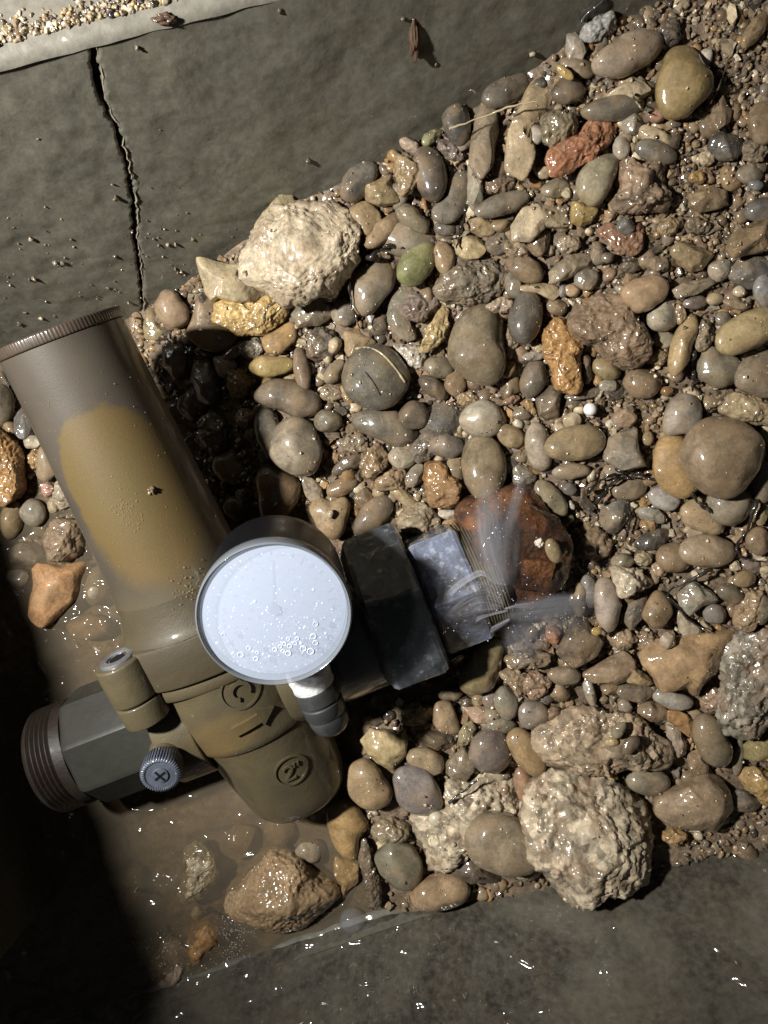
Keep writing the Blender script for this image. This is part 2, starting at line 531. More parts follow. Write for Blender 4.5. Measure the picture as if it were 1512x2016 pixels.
# every stone one can pick apart: kind, colour, (cx,cy,a,b,turn) or outline as seen, lift, label
STONES = [
('w','whiterock',[(525,422),(551,401),(577,400),(610,402),(648,402),(664,414),(680,425),(698,460),(697,508),(678,540),(658,566),(632,572),(604,580),(564,589),(540,576),(514,561),(480,538),(477,515),(493,483),(503,450)],44,'big white crumbly rock resting against the cracked wall, the palest of all'),
('a','olivecream',[(550,350),(569,355),(579,400),(560,440),(510,470),(500,446),(514,427),(540,390)],18,'smooth olive cream flake whose pointed tip sticks up behind the big white rock'),
('a','creamtan4',[(387,509),(400,508),(450,522),(477,525),(490,552),(519,567),(500,591),(466,592),(429,584),(419,591),(403,570),(397,546)],22,'cream waxy stone tucked under the left side of the big white rock'),
('a','lgrey',[(1117,66),(1132,62),(1150,80),(1154,100),(1146,117),(1122,116),(1115,95)],0,'pale grey ridged stone chip resting against the wall below the silvery grey stone'),
('r','silver',(1182,54,37,20,-25),0,'silvery blue-grey lump of stone highest up against the concrete wall'),
('p','pinkgrey',(1235,107,72,34,-22),6,'long pinkish grey oblong pebble near the top beside the olive yellow boulder pebble'),
('p','oliveyel',[(1345,95),(1370,106),(1394,153),(1397,177),(1383,202),(1353,226),(1313,225),(1293,188),(1302,136),(1315,109)],8,'large upright olive yellow pebble near the top right'),
('a','yellow',(1113,142,19,8,38),26,'small bright yellow chip lying on a glossy dark pebble by the wall'),
('p','greybrown',(1137,133,34,17,20),0,'grey brown pebble wedged behind the bright yellow chip'),
('p','dark',(1119,178,33,24,-10),6,'glossy dark pebble directly below the bright yellow chip'),
('a','cream',[(1190,185),(1206,174),(1244,148),(1263,161),(1280,182),(1255,196),(1220,191)],4,'flat cream stone flake between the pinkish oblong and the olive yellow pebble'),
('p','dgrey',(1206,212,60,24,-8),4,'long dark grey pebble just above the brick red stone'),
('p','redbrown',(1293,226,17,14,0),4,'small round reddish brown pebble under the olive yellow pebble'),
('r','brick',[(1083,296),(1135,265),(1160,240),(1200,215),(1226,207),(1222,248),(1200,278),(1170,308),(1130,332),(1094,343),(1083,335)],14,'brick red and orange elongated stone near the top, the reddest of all'),
('r','olivegrey',[(1065,232),(1091,216),(1131,230),(1144,248),(1120,277),(1088,290),(1070,269)],24,'lumpy olive grey stone resting on the brick red stone'),
('p','lgrey',(1057,264,15,18,0),20,'small whitish pebble on the tall cream slab'),
('a','cream',(1070,338,16,12,10),10,'small cream stone at the lower tip of the brick red stone'),
('a','orangebr',(1057,359,15,10,20),2,'small orange brown chip below the tall cream slab'),
('p','olivegrey',(1094,370,28,18,-15),0,'flat olive grey pebble under the brick red stone'),
('r','cream',(1117,380,10,10,0),4,'tiny cream crumb beside the speckled green pebble'),
('a','creamtan',[(1057,129),(1080,148),(1088,187),(1080,211),(1065,243),(1041,272),(1046,320),(1033,357),(990,338),(1001,259),(1020,211)],16,'tall pointed cream slab standing up against the concrete wall'),
('a','greybrown',[(953,193),(982,206),(982,269),(969,325),(948,351),(924,320),(930,259),(940,219)],10,'tall grey brown slab standing on edge left of the cream slab'),
('a','flakegrey',[(923,310),(935,322),(948,350),(952,392),(935,416),(920,397),(922,345)],16,'thin pale grey flake hanging below the tall grey brown slab'),
('p','dark',(996,179,50,26,-25),0,'dark grey pebble leaning on the wall behind the two tall slabs'),
('p','black',(898,238,47,27,80),2,'black upright pebble against the wall where the straw ends'),
('a','green',(850,268,23,12,-40),0,'greenish glossy flake at the foot of the wall left of the black upright pebble'),
('r','purplegrey',(887,295,28,14,35),2,'small knobbly purple grey stone under the black upright pebble'),
('a','lgrey',(914,282,18,11,-35),4,'pale grey sliver left of the tall grey brown slab'),
('p','black',(846,342,53,33,76),6,'large black oval pebble with a tan rock fused to its left side'),
('r','tan',[(778,304),(809,306),(836,314),(838,349),(815,367),(799,386),(785,378),(783,338)],16,'rough tan rock fused to the large black oval pebble'),
('a','pinkcream',(807,285,22,12,30),4,'pinkish white stone on top of the black oval pebble by the wall'),
('p','slate',(706,357,45,27,-45),0,'dark bluish pebble leaning on the wall right of the big white rock'),
('a','tanolive',[(714,370),(751,343),(772,337),(778,367),(788,386),(783,399),(746,402),(719,391)],4,'tan stone with a hollow dark dent near the wall'),
('p','tan',[(680,418),(717,395),(748,418),(751,439),(725,470),(709,452)],8,'smooth tan heart-shaped pebble touching the big white rock'),
('p','tanbrown',(754,455,45,19,-40),10,'oblong tan pebble leaning below the heart-shaped one at the white rock'),
('p','olivegrey',[(778,410),(799,402),(825,415),(846,436),(841,463),(809,449),(788,436)],8,'olive grey wedge-shaped pebble below the black oval pebble'),
('p','orangebr',(836,402,14,5,75),10,'thin orange brown sliver under the black oval pebble'),
('p','dgrey',[(923,333),(926,373),(915,412),(891,439),(862,439),(844,404),(873,396),(883,346)],0,'large curved grey pebble beside the thin pale flake'),
('p','grey',(804,470,60,35,0),-10,'broad flat grey stone under the olive grey wedge-shaped pebble'),
('p','dark',(878,449,22,16,0),0,'small dark pebble below the large curved grey pebble'),
('p','greenp',(820,521,47,33,-50),8,'mossy green oval pebble, the greenest of the larger stones'),
('p','tanbrown',(875,510,34,19,75),4,'upright tan brown pebble right of the mossy green pebble'),
('r','grey',[(857,569),(885,530),(920,513),(970,515),(1002,550),(985,578),(930,598),(870,588)],8,'large lumpy grey stone with wet shine right of the mossy green pebble'),
('a','creamyel',(928,484,30,25,0),6,'blocky cream yellow stone above the large lumpy grey stone'),
('p','olivebr',(987,444,20,12,0),4,'small olive brown pebble under the long grey pebble'),
('a','dgrey',(981,478,24,22,0),0,'dark grey brown stone right of the blocky cream yellow stone'),
('a','tan',(947,444,29,17,20),2,'flat tan stone below the thin pale flake'),
('p','grey',(989,402,55,20,-17),8,'long smooth grey pebble below the tall cream slab'),
('r','blackbr',(984,362,32,19,0),0,'dark brownish black lump under the tall cream slab'),
('a','cream',[(1006,443),(1032,409),(1064,404),(1096,402),(1120,420),(1120,446),(1075,446),(1048,473),(1011,473)],10,'blocky cream stone with crumbs on its right end, left of the yellow stone'),
('a','brown',(1064,473,30,19,-70),2,'brown stone tucked under the blocky cream stone'),
('a','yelochre',[(1127,393),(1146,396),(1175,414),(1167,436),(1146,443),(1125,438)],6,'yellow ochre block just below the speckled green pebble'),
('p','speckle',[(1205,298),(1223,316),(1205,361),(1186,398),(1165,406),(1141,382),(1137,350),(1157,321)],12,'speckled greenish cream oval pebble below the brick red stone'),
('c','concbrown',[(1228,313),(1260,329),(1318,311),(1321,337),(1302,364),(1326,388),(1313,409),(1260,411),(1205,414),(1202,388),(1226,374),(1218,350)],8,'crumbly brown conglomerate lump right of the speckled green pebble'),
('p','dgrey',(1292,298,42,22,15),4,'grey pebble half covered by crumbs above the brown conglomerate lump'),
('a','creamtan',(1295,271,38,18,30),0,'flat cream stone right of the brick red stone'),
('p','lgrey',(1223,290,16,24,0),0,'pale grey pebble at the right tip of the brick red stone'),
('a','grey',(1247,240,25,21,0),0,'grey angular stone between the brick red stone and the olive yellow pebble'),
('r','redbrown',[(1173,456),(1191,435),(1218,451),(1244,462),(1258,432),(1271,446),(1265,483),(1250,501),(1218,496),(1199,475)],6,'reddish brown jagged stone below the brown conglomerate lump'),
('a','slate',(1234,443,18,16,0),12,'small bluish grey chip resting on the reddish brown jagged stone'),
('a','olivebr',[(1324,485),(1350,475),(1382,483),(1406,501),(1384,528),(1363,534),(1347,520),(1324,499)],10,'smooth dark tan shield-shaped stone on the right'),
('a','brown',[(1358,377),(1390,366),(1440,377),(1440,398),(1416,409),(1382,414),(1361,403)],6,'flat brown stone right of the brown conglomerate lump'),
('r','ochre',(1374,348,16,11,0),4,'small ochre lump above the flat brown stone on the right'),
('a','black',(1430,285,33,26,10),4,'black angular rock near the right edge below the olive yellow pebble'),
('r','cream',(1392,311,14,14,0),6,'white crumb beside the black angular rock'),
('a','tanbrown',[(1435,488),(1443,462),(1482,435),(1530,420),(1530,485),(1477,496),(1450,507)],10,'long tan brown block running out at the right edge'),
('p','slate',(1497,412,30,22,-10),0,'dark slate pebble at the right edge above the long tan brown block'),
('p','brown',(1502,243,40,26,80),4,'smooth brown pebble cut off by the right edge'),
('a','brown',[(1419,188),(1443,215),(1435,240),(1413,256),(1400,226)],4,'brown angular stone right of the olive yellow pebble'),
('a','white',(1391,109,12,18,0),0,'white stone behind the top of the olive yellow pebble'),
('a','tan',(1490,55,42,16,-55),2,'long tan stone leaning in the top right corner'),
('r','black',(1320,62,19,26,0),-2,'black lump at the right end of the pinkish oblong pebble'),
('p','grey',(1477,343,25,18,0),0,'grey pebble near the right edge below the black angular rock'),
('p','bluegrey',(1488,364,14,10,20),12,'small bluish pebble on the grey one near the right edge'),
('r','greybrown',(1487,295,25,22,0),0,'grey brown stone at the right edge beside the black angular rock'),
('r','grey',(1374,443,24,15,10),2,'small rough grey stone below the flat brown stone on the right'),
('r','tan',(1318,446,22,15,0),2,'small gritty tan stone below the brown conglomerate lump'),
('a','lgrey',(1419,530,22,22,20),6,'pale blocky stone right of the dark tan shield-shaped stone'),
('a','slate',(1477,534,44,30,20),-2,'broad dark slate stone below the long tan brown block'),
('p','bluegrey',(1505,571,31,20,80),8,'bluish grey pebble cut by the right edge'),
('p','pinktan',[(1226,569),(1250,548),(1292,542),(1316,561),(1308,587),(1281,608),(1255,614),(1226,582)],14,'smooth pinkish tan egg-shaped pebble on the right'),
('p','milk',(1308,619,37,28,-40),4,'milky pale pebble under the pinkish tan egg-shaped pebble'),
('r','tan',(1337,614,12,22,0),2,'gritty tan bit stuck to the milky pale pebble'),
('a','greytan',[(1324,569),(1345,556),(1406,545),(1407,558),(1377,577),(1337,587)],10,'long grey tan stone right of the pinkish tan egg-shaped pebble'),
('p','purplegrey',(1369,595,23,13,-5),6,'small purple grey pebble under the long grey tan stone'),
('p','olivecream',(1408,589,16,12,0),4,'small olive cream pebble beside the purple grey pebble'),
('a','greytan',(1453,598,28,11,15),4,'pale oblong stone above the stained cream boulder at the right edge'),
('a','cream',(1459,573,14,11,0),6,'small cream stone below the broad dark slate stone'),
('p','oliveyel2',[(1408,669),(1419,648),(1464,614),(1512,604),(1540,610),(1540,655),(1490,680),(1445,698),(1420,690)],14,'large cream yellow pebble with dark stains at the right edge'),
('p','tanyel',(1344,680,62,20,-72),14,'long thin tan pebble standing upright on the right'),
('r','pinkbrown',[(1125,643),(1146,598),(1189,582),(1226,585),(1247,611),(1271,648),(1281,680),(1271,706),(1234,719),(1199,701),(1178,675),(1160,675)],14,'big rough pinkish brown rock left of the long thin tan pebble'),
('r','orange',[(1072,647),(1095,629),(1117,645),(1138,658),(1148,676),(1140,708),(1151,756),(1125,774),(1093,756),(1085,724),(1072,692)],14,'tall orange ochre rock left of the big rough pinkish brown rock'),
('a','blackbr',(1152,722,34,14,78),6,'dark brown shard along the right side of the orange ochre rock'),
('p','olive',(1194,727,28,19,30),4,'olive stone below the big rough pinkish brown rock'),
('a','lgrey',(1199,759,19,12,5),6,'pale grey chip just under the olive stone'),
('p','brown',(1268,754,38,30,0),2,'rounded brown stone left of the foot of the long thin tan pebble'),
('a','dgrey',(1152,775,40,10,-8),4,'long thin dark stone under the orange ochre rock'),
('a','orangebr',(1313,770,12,10,0),8,'small orange brown stone between the rounded brown stone and the long tan pebble'),
('p','lgrey',[(1308,813),(1324,784),(1350,773),(1374,789),(1377,821),(1371,853),(1308,855)],4,'pale grey pebble standing behind the ochre boulder and the big round brown pebble'),
('p','greengrey',[(1374,712),(1392,680),(1451,706),(1456,725),(1445,754),(1416,762),(1377,743)],0,'flat green-grey stone below the stained cream pebble'),
('p','greybrown',[(1448,738),(1469,706),(1512,690),(1535,700),(1535,775),(1503,782),(1469,772),(1448,759)],4,'grey brown rounded stone at the right edge below the stained cream pebble'),
('p','grey',(1424,627,15,14,0),2,'small grey pebble touching the upper left of the stained cream pebble'),
('r','greytan',(1387,659,17,30,10),4,'rough grey tan stone between the long thin tan pebble and the stained cream pebble'),
('p','greengrey',(1310,669,26,18,0),-2,'flat green-grey stone under the milky pale pebble'),
('r','brown',(1297,698,25,18,-20),-2,'wet brown rough stone left of the long thin tan pebble'),
('a','grey',(1157,550,24,20,0),8,'grey angular stone above the big rough pinkish brown rock'),
('r','dark',(1242,524,20,12,0),2,'small dark gritty stone above the pinkish tan egg-shaped pebble'),
('a','greytan',[(1080,533),(1120,502),(1165,496),(1167,528),(1125,544),(1088,557)],6,'gritty tan slab covered in crumbs, below the blocky cream stone'),
('a','grey',(1180,499,15,22,0),4,'small grey brown splinter right of the gritty tan slab'),
('p','dgrey',(1196,507,13,10,0),8,'small dark round pebble below the reddish brown jagged stone'),
('p','brown',(1032,528,40,23,35),4,'brown wet stone right of the large lumpy grey stone'),
('r','greytan',(1022,488,27,18,0),2,'gritty tan stone under the blocky cream stone'),
('p','grey',(1014,560,20,27,0),-2,'grey pebble touching the right end of the large lumpy grey stone'),
('a','creamtan',[(1024,562),(1059,555),(1096,565),(1101,581),(1088,592),(1059,576),(1027,573)],8,'thin cream tan flake above the charcoal oval pebble'),
('p','brown',(1096,605,20,15,30),2,'small brown pebble right of the charcoal oval pebble'),
('a','bluegrey',(1109,573,9,12,0),6,'tiny pale bluish chip at the end of the thin cream tan flake'),
('a','pinktan',(1127,572,15,12,20),4,'small pinkish orange chip left of the big rough pinkish brown rock'),
('p','charcoal',(1035,626,50,31,-83),14,'smooth charcoal oval pebble standing beside the olive grey boulder pebble'),
('r','pinkcream',[(957,602),(984,586),(1008,594),(1008,610),(976,616)],24,'pinkish cream chip on top of the big olive grey pebble'),
('p','olivebig',[(947,597),(974,608),(990,639),(992,719),(966,758),(923,750),(889,713),(886,671),(905,629)],16,'biggest smooth olive grey pebble in the middle of the gravel'),
('r','cream',(1061,684,13,10,0),6,'cream crumb left of the orange ochre rock'),
('a','lgrey',(1050,701,22,9,-5),8,'thin pale flake left of the orange ochre rock'),
('r','greytan',(1003,674,14,35,5),0,'pale curved gritty stone right of the biggest olive grey pebble'),
('p','yelochre',(1001,727,18,12,-65),12,'small yellow ochre pebble right of the biggest olive grey pebble'),
('p','olivebr',[(984,771),(992,745),(1021,740),(1027,771),(992,785)],2,'smooth olive brown stone below the small yellow ochre pebble'),
('p','dgrey',(1050,745,38,24,-75),2,'dark stone with a cream patch below left of the orange ochre rock'),
('a','browngrey',[(1056,785),(1085,758),(1109,772),(1103,825),(1080,830),(1061,814)],4,'dark brownish stone left of the white bead'),
('r','pink',(1008,787,18,8,-20),10,'small pink chip above the pale round pebble'),
('r','ochre',(1045,801,17,9,40),8,'small ochre chip right of the pink chip'),
('a','greybrown',(1029,814,18,13,0),2,'grey brown chip under the pink chip'),
('p','milk',(952,825,44,36,0),6,'pale round pebble above the tan grey egg that tops the spray'),
('p','tanolive',(1005,859,28,21,35),6,'curved tan olive pebble right of the pale round pebble'),
('r','tan',(923,785,22,15,0),2,'gritty tan stone above the pale round pebble'),
('p','olivegrey',(864,721,28,22,0),0,'olive grey stone at the left foot of the biggest olive grey pebble'),
('p','brown',(896,755,20,24,0),2,'brown stone under the biggest olive grey pebble'),
('p','blackbr',(854,763,34,17,35),4,'dark brown oblong pebble right of the round veined pebble'),
('r','yelcream',[(867,607),(880,610),(883,647),(864,679),(838,695),(822,689),(843,647)],14,'bright cream yellow shard leaning left of the biggest olive grey pebble'),
('r','white',[(769,673),(814,676),(840,700),(838,726),(814,724),(793,700)],2,'white crumbly stone behind the round veined pebble'),
('p','veined',(740,742,62,60,20),18,'round dark pebble with a pale vein and a slit across it'),
('p','greycrust',[(692,544),(729,520),(761,508),(780,536),(772,568),(745,602),(716,628),(698,599),(687,568)],6,'grey elongated pebble with a yellowish crust right of the big white rock'),
('p','grey',(678,615,27,26,0),4,'grey rounded pebble below the yellow-crusted grey pebble'),
('a','greengrey',[(571,618),(594,589),(639,581),(661,607),(653,621),(626,639),(589,642)],8,'flat green-grey flake below the big white rock'),
('a','pinkgrey',(652,581,20,14,-15),4,'pinkish grey stone under the right edge of the big white rock'),
('a','flatgrey',[(785,565),(801,568),(814,589),(800,610),(822,663),(803,671),(772,652),(761,618),(772,583)],6,'flat grey slab pointing down below the mossy green pebble'),
('r','purplegrey',(825,602,35,27,-30),4,'rough purplish grey stone right of the flat pointed grey slab'),
('a','dark',(750,636,18,22,0),0,'dark stone left of the flat pointed grey slab'),
('a','tan',[(676,652),(708,647),(742,676),(725,690),(690,710),(679,689)],4,'tan stone at the upper left of the round veined pebble'),
('r','dgrey',(634,679,32,32,0),0,'dark grey stone under the small cream snail-like pebble'),
('p','cream',(659,679,16,12,-60),14,'small cream snail-like pebble left of the round veined pebble'),
('a','cream',(645,705,9,9,0),10,'tiny white crumb below the cream snail-like pebble'),
('p','brown2',(594,729,45,15,82),8,'narrow upright brown pebble left of the round veined pebble'),
('p','olivegrey',(658,732,27,15,-55),4,'small olive grey wedge touching the left of the round veined pebble'),
('r','greytan',(652,774,22,15,0),0,'small gritty stone below the olive grey wedge'),
('p','ochre',(684,774,12,20,-30),0,'ochre pebble peeking out under the round veined pebble'),
('p','tanbrown2',[(304,605),(323,571),(347,576),(368,605),(371,631),(347,647),(321,639)],12,'rounded brown stone with a bright wet glint beside the crack'),
('a','olive',[(289,605),(304,610),(321,645),(342,655),(313,670),(285,666),(282,634)],2,'olive three-cornered stone at the foot of the crack'),
('a','tanbrown',(268,637,12,22,0),0,'small brown stone between the crack and the spring housing'),
('p','brown',[(384,586),(419,579),(429,600),(421,631),(466,653),(472,666),(432,692),(400,687),(363,658),(374,639),(387,613)],2,'broad brown stone left of the golden yellow rock'),
('r','golden',[(429,586),(461,592),(506,594),(527,576),(548,586),(567,608),(556,631),(514,653),(472,658),(453,645),(421,634)],14,'golden yellow rough rock under the big white rock'),
('p','tanochre',[(514,661),(559,642),(580,631),(584,666),(551,698),(522,695)],4,'smooth tan stone under the right end of the golden yellow rock'),
('r','lgrey',(495,687,22,18,0),4,'knobbly pale stone below the golden yellow rock'),
('p','pinkbrown',(461,692,32,12,-35),0,'long pinkish brown stone left of the knobbly pale stone'),
('p','white',[(419,703),(453,700),(469,721),(450,735),(445,745),(429,740)],8,'white and orange stone at the edge of the housing shadow'),
('p','yelolive',(535,721,43,21,-5),8,'glossy yellow olive pebble left of the narrow upright brown pebble'),
('r','ochre',(469,753,25,30,0),4,'lumpy ochre stone below the white and orange stone'),
('p','darkbrown',[(511,766),(532,750),(583,750),(630,780),(625,814),(588,822),(525,798),(493,790)],6,'long dark grey brown stone with a groove below the yellow olive pebble'),
('r','tanpink',(485,824,20,19,0),4,'small round tan lump at the edge of the housing shadow'),
('p','olivecream',(493,854,11,12,0),4,'tiny olive pebble under the small round tan lump'),
('p','grey2',(529,853,50,25,80),6,'grey lobed pebble joined to the left of the mottled grey boulder'),
('p','mottled',[(547,839),(579,822),(608,829),(629,866),(635,898),(619,932),(584,937),(553,919),(529,892)],16,'mottled grey boulder-like pebble above the brown heart-shaped stone'),
('p','darkolive',(645,829,27,22,0),4,'small dark olive pebble right of the mottled grey boulder'),
('p','brown3',[(510,929),(531,913),(576,940),(592,950),(587,985),(566,1014),(529,1035),(513,1003),(508,961)],10,'smooth brown heart-shaped stone just above the gauge'),
('a','blackbr',(481,974,18,18,0),0,'dark brown stone in the shadow left of the brown heart-shaped stone'),
('p','tan2',[(608,998),(632,980),(650,990),(682,974),(688,998),(677,1046),(656,1064),(629,1046)],10,'tan heart-shaped pebble with a pale chip on it, above the gauge'),
('a','cream',(650,1012,6,9,0),46,'tiny pale chip lying on the tan heart-shaped pebble'),
('a','greytan',(616,966,30,16,60),0,'grey cream flake behind the tan heart-shaped pebble'),
('p','brown',(674,958,32,17,-25),4,'brown oblong pebble above the tan heart-shaped pebble'),
('p','browngrey',(735,1017,48,27,-50),8,'dark brown oblong pebble leaning above the hexagonal union nut'),
('a','brown',(717,980,20,22,0),0,'small brown stone above the dark brown oblong pebble'),
('r','tanbrown',[(711,916),(732,884),(746,874),(764,892),(759,919),(727,948),(714,935)],10,'knobbly tan brown stone with a raised tip, left of the brown craggy rock'),
('a','black',(690,911,40,14,-30),4,'black shard left of the knobbly tan brown stone'),
('r','tan3',[(738,950),(764,929),(804,921),(809,935),(793,961),(740,969)],6,'flat rough tan stone below the knobbly tan brown stone'),
('a','lgrey2',(793,900,28,22,0),4,'jagged pale grey stone right of the knobbly tan brown stone'),
('a','grey',(817,937,25,15,-55),2,'flat grey shard left of the brown craggy rock'),
('a','olivecream',(793,977,29,13,35),2,'olive cream chip below the flat rough tan stone'),
('r','greytan2',(825,1022,42,32,-20),6,'knobbly pale stone above the galvanised nipple'),
('p','darkgreen',[(698,813),(738,805),(788,810),(825,845),(822,868),(777,876),(735,863),(693,839)],0,'broad dark green-grey stone below the round veined pebble'),
('p','charcoal2',(814,818,29,27,0),14,'dark charcoal pebble resting on the broad dark green-grey stone'),
('r','greytan',(698,874,28,18,0),-2,'gritty grey tan stone below the broad dark green-grey stone'),
('a','slate',(867,828,45,44,0),-6,'dark slate slab left of the pale round pebble'),
('p','slate2',(878,878,34,23,0),8,'bluish slate oval pebble left of the tan grey egg pebble'),
('r','dgrey',(836,880,22,33,30),0,'rough dark stone left of the bluish slate oval pebble'),
('r','orangebr2',[(838,912),(867,902),(881,912),(883,936),(902,949),(904,986),(870,1000),(846,992),(836,960)],12,'brown orange craggy rock left of the tan grey egg pebble'),
('p','olivegrey',(896,923,20,28,0),0,'olive grey pebble between the craggy rock and the tan grey egg pebble'),
('p','tangrey',(952,923,62,43,83),14,'large tan grey egg-shaped pebble hit by the top of the water spray'),
('a','white',(883,1013,20,10,10),2,'white wedge under the brown orange craggy rock'),
('p','tanochre',(881,1034,20,10,-35),2,'small tan chip at the top of the galvanised nipple'),
('a','grey',(809,1055,14,20,-20),4,'pale grey chip in the gap between union nut and nipple'),
('p','pinkgrey2',(1061,880,48,25,80),4,'pinkish grey mottled pebble left of the olive tan oblong pebble'),
('p','tanolive2',(1133,872,58,33,-10),10,'olive tan oblong pebble with wet shine below the white bead'),
('p','greytan3',(1124,928,37,15,-5),2,'flat spotted grey tan pebble under the olive tan oblong pebble'),
('p','mottled2',(1084,981,42,22,52),10,'mottled yellowish grey pebble at the top of the rusty elbow'),
('p','slate',(1121,962,14,13,0),2,'small slate pebble right of the mottled yellowish pebble'),
('p','greenlt',(1121,1021,9,9,0),12,'tiny pale green pebble right of the rusty elbow'),
('p','grey',(1111,1029,10,10,0),6,'tiny grey pebble touching the tiny pale green pebble'),
('a','white',(1126,994,6,10,-30),8,'tiny white chip below the small slate pebble'),
('a','slate',(1005,917,16,16,0),0,'small dark slate stone right of the tan grey egg pebble'),
('a','grey',(1031,936,24,22,0),0,'grey stone at the top of the spray above the rusty elbow'),
('a','cream',(1103,841,13,12,0),4,'small cream stone left of the pale flake under the bead'),
('a','cream',(1127,828,17,16,0),8,'pale cream flake just below left of the white bead'),
('a','grey3',[(1199,861),(1255,837),(1271,916),(1223,927),(1194,905),(1191,884)],12,'grey faceted stone with sharp ridges left of the ochre boulder'),
('a','pinktan2',(1231,823,24,19,10),4,'pinkish tan chip above the grey faceted stone'),
('p','ochretan',[(1289,887),(1308,861),(1342,853),(1350,871),(1350,908),(1366,940),(1379,956),(1340,982),(1302,961),(1287,924)],14,'glossy ochre pebble partly under the big round brown pebble'),
('p','brownbig',(1421,900,75,75,0),34,'big round brown pebble on top of the others at the right'),
('p','lgrey3',(1308,982,30,22,20),6,'light grey pebble under the glossy ochre pebble'),
('p','creamtan2',[(1337,1003),(1366,977),(1398,972),(1406,1014),(1429,1040),(1416,1051),(1387,1048),(1350,1030)],4,'cream and ochre pebble with a bright glint below the glossy ochre pebble'),
('p','olivegrey2',(1438,993,42,38,0),10,'olive grey disc-shaped pebble under the big round brown pebble'),
('a','lgrey4',(1287,1014,29,14,15),6,'pale grey slab-like chip below the light grey pebble'),
('r','ochre',(1271,990,12,10,0),4,'small ochre lump above the pale grey slab-like chip'),
('r','tanochre',(1279,1035,18,12,20),4,'ochre crystalline stone below the pale grey slab-like chip'),
('r','creamtan3',[(1421,802),(1445,776),(1509,784),(1535,810),(1535,840),(1464,829),(1424,813)],10,'flat cream tan stone above the big round brown pebble at the right edge'),
('p','olive',(1276,863,10,14,0),4,'small olive pebble between the grey faceted stone and the ochre pebble'),
('p','dgrey',(1500,945,25,45,0),0,'dark grey stone at the right edge beside the big round brown pebble'),
('a','olive',(1500,1006,12,28,10),2,'narrow olive stone at the right edge beside the disc-shaped pebble'),
('r','greenp',(1505,855,13,13,0),0,'small greenish stone at the right edge above the dark grey one'),
('p','spotted',(1392,1085,52,31,0),10,'spotted tan oblong pebble below the cream and ochre pebble'),
('p','brown',(1329,1098,36,30,0),2,'smooth brown stone partly under the spotted tan oblong pebble'),
('a','pinkgrey',(1371,1053,18,13,0),4,'pinkish grey chip between the cream pebble and the spotted oblong pebble'),
('a','lgrey5',[(1337,1169),(1366,1143),(1403,1164),(1416,1185),(1384,1201),(1361,1212),(1342,1193)],14,'pale grey shield-shaped stone above the big tan slab'),
('p','slateblue',(1408,1209,22,19,0),4,'round slate blue pebble under the pale grey shield-shaped stone'),
('p','brown4',[(1295,1159),(1316,1180),(1324,1204),(1308,1233),(1284,1238),(1265,1212),(1276,1183)],10,'brown pear-shaped pebble left of the pale grey shield-shaped stone'),
('p','milkpink',[(1175,1143),(1202,1138),(1213,1164),(1223,1190),(1218,1225),(1197,1251),(1181,1233),(1170,1196)],10,'milky pinkish grey upright pebble right of the spray'),
('p','greytan',(1141,1180,32,13,93),12,'narrow upright tan grey pebble wetted by the spray beside the rusty elbow'),
('p','bluegrey2',(1160,1164,33,16,82),2,'grey pebble edge behind the narrow upright tan grey pebble'),
('r','creamwhite',[(1202,1114),(1242,1116),(1260,1124),(1287,1148),(1281,1161),(1247,1164),(1234,1175),(1218,1169),(1207,1143)],12,'cream white craggy stone above the brown pear-shaped pebble'),
('r','cream',(1268,1101,18,14,0),6,'small cream craggy stone right above the larger cream white craggy one'),
('p','olivegrey',(1226,1106,22,16,0),4,'olive grey knob behind the cream white craggy stone'),
('r','tanpink',(1297,1122,15,14,0),4,'small gritty tan stone right of the cream white craggy stone'),
('a','darkslate',[(1239,1180),(1276,1169),(1268,1212),(1242,1241),(1223,1209)],4,'dark angular rock left of the brown pear-shaped pebble'),
('p','olivebr',(1466,1140,22,16,-15),6,'small olive brown pebble at the right above the dark olive brown one'),
('p','darkolive',(1440,1169,27,19,20),6,'dark olive brown pebble right of the pale grey shield-shaped stone'),
('a','purplegrey',(1482,1114,20,14,10),2,'purplish grey stone near the right edge right of the spotted oblong pebble'),
('r','tan3',[(1451,1238),(1448,1206),(1477,1159),(1503,1169),(1498,1201),(1482,1246)],4,'lumpy tan stone above the grey gritty conglomerate'),
('r','cream',(1448,1114,10,12,0),6,'small cream crumb right of the spotted tan oblong pebble'),
('a','lgrey2',[(1332,1196),(1360,1222),(1387,1241),(1377,1259),(1342,1257)],4,'grey cream wedge below the pale grey shield-shaped stone'),
('a','pinkcream',(1316,1262,15,17,20),42,'small pale six-sided stone lying on the big tan slab'),
('a','slabtan',[(1265,1288),(1302,1264),(1340,1258),(1456,1240),(1459,1261),(1430,1298),(1403,1330),(1377,1378),(1358,1356),(1305,1356),(1297,1338),(1271,1309)],18,'big flat tan slab on the right with sharp edges'),
('c','concgrey',[(1459,1256),(1512,1248),(1540,1260),(1540,1400),(1490,1452),(1474,1460),(1427,1436),(1421,1399),(1435,1351),(1429,1296)],24,'grey gritty conglomerate lump at the right edge'),
('r','pinktan2',(1406,1380,25,25,0),2,'rough pinkish stone left of the grey gritty conglomerate'),
('p','lgrey',(1326,1378,37,18,12),10,'whitish grey pebble tucked under the big flat tan slab'),
('a','orangebr3',[(1316,1399),(1340,1401),(1363,1415),(1369,1452),(1358,1452),(1316,1420)],8,'orange brown stone below the whitish grey pebble'),
('p','darkolive2',[(1366,1420),(1379,1404),(1408,1412),(1424,1446),(1443,1478),(1440,1505),(1416,1512),(1390,1499),(1369,1462)],14,'dark olive oblong pebble left of the grey gritty conglomerate'),
('a','brown5',[(1355,1483),(1377,1478),(1395,1505),(1392,1528),(1358,1528)],4,'brown angular stone partly under the dark olive oblong pebble'),
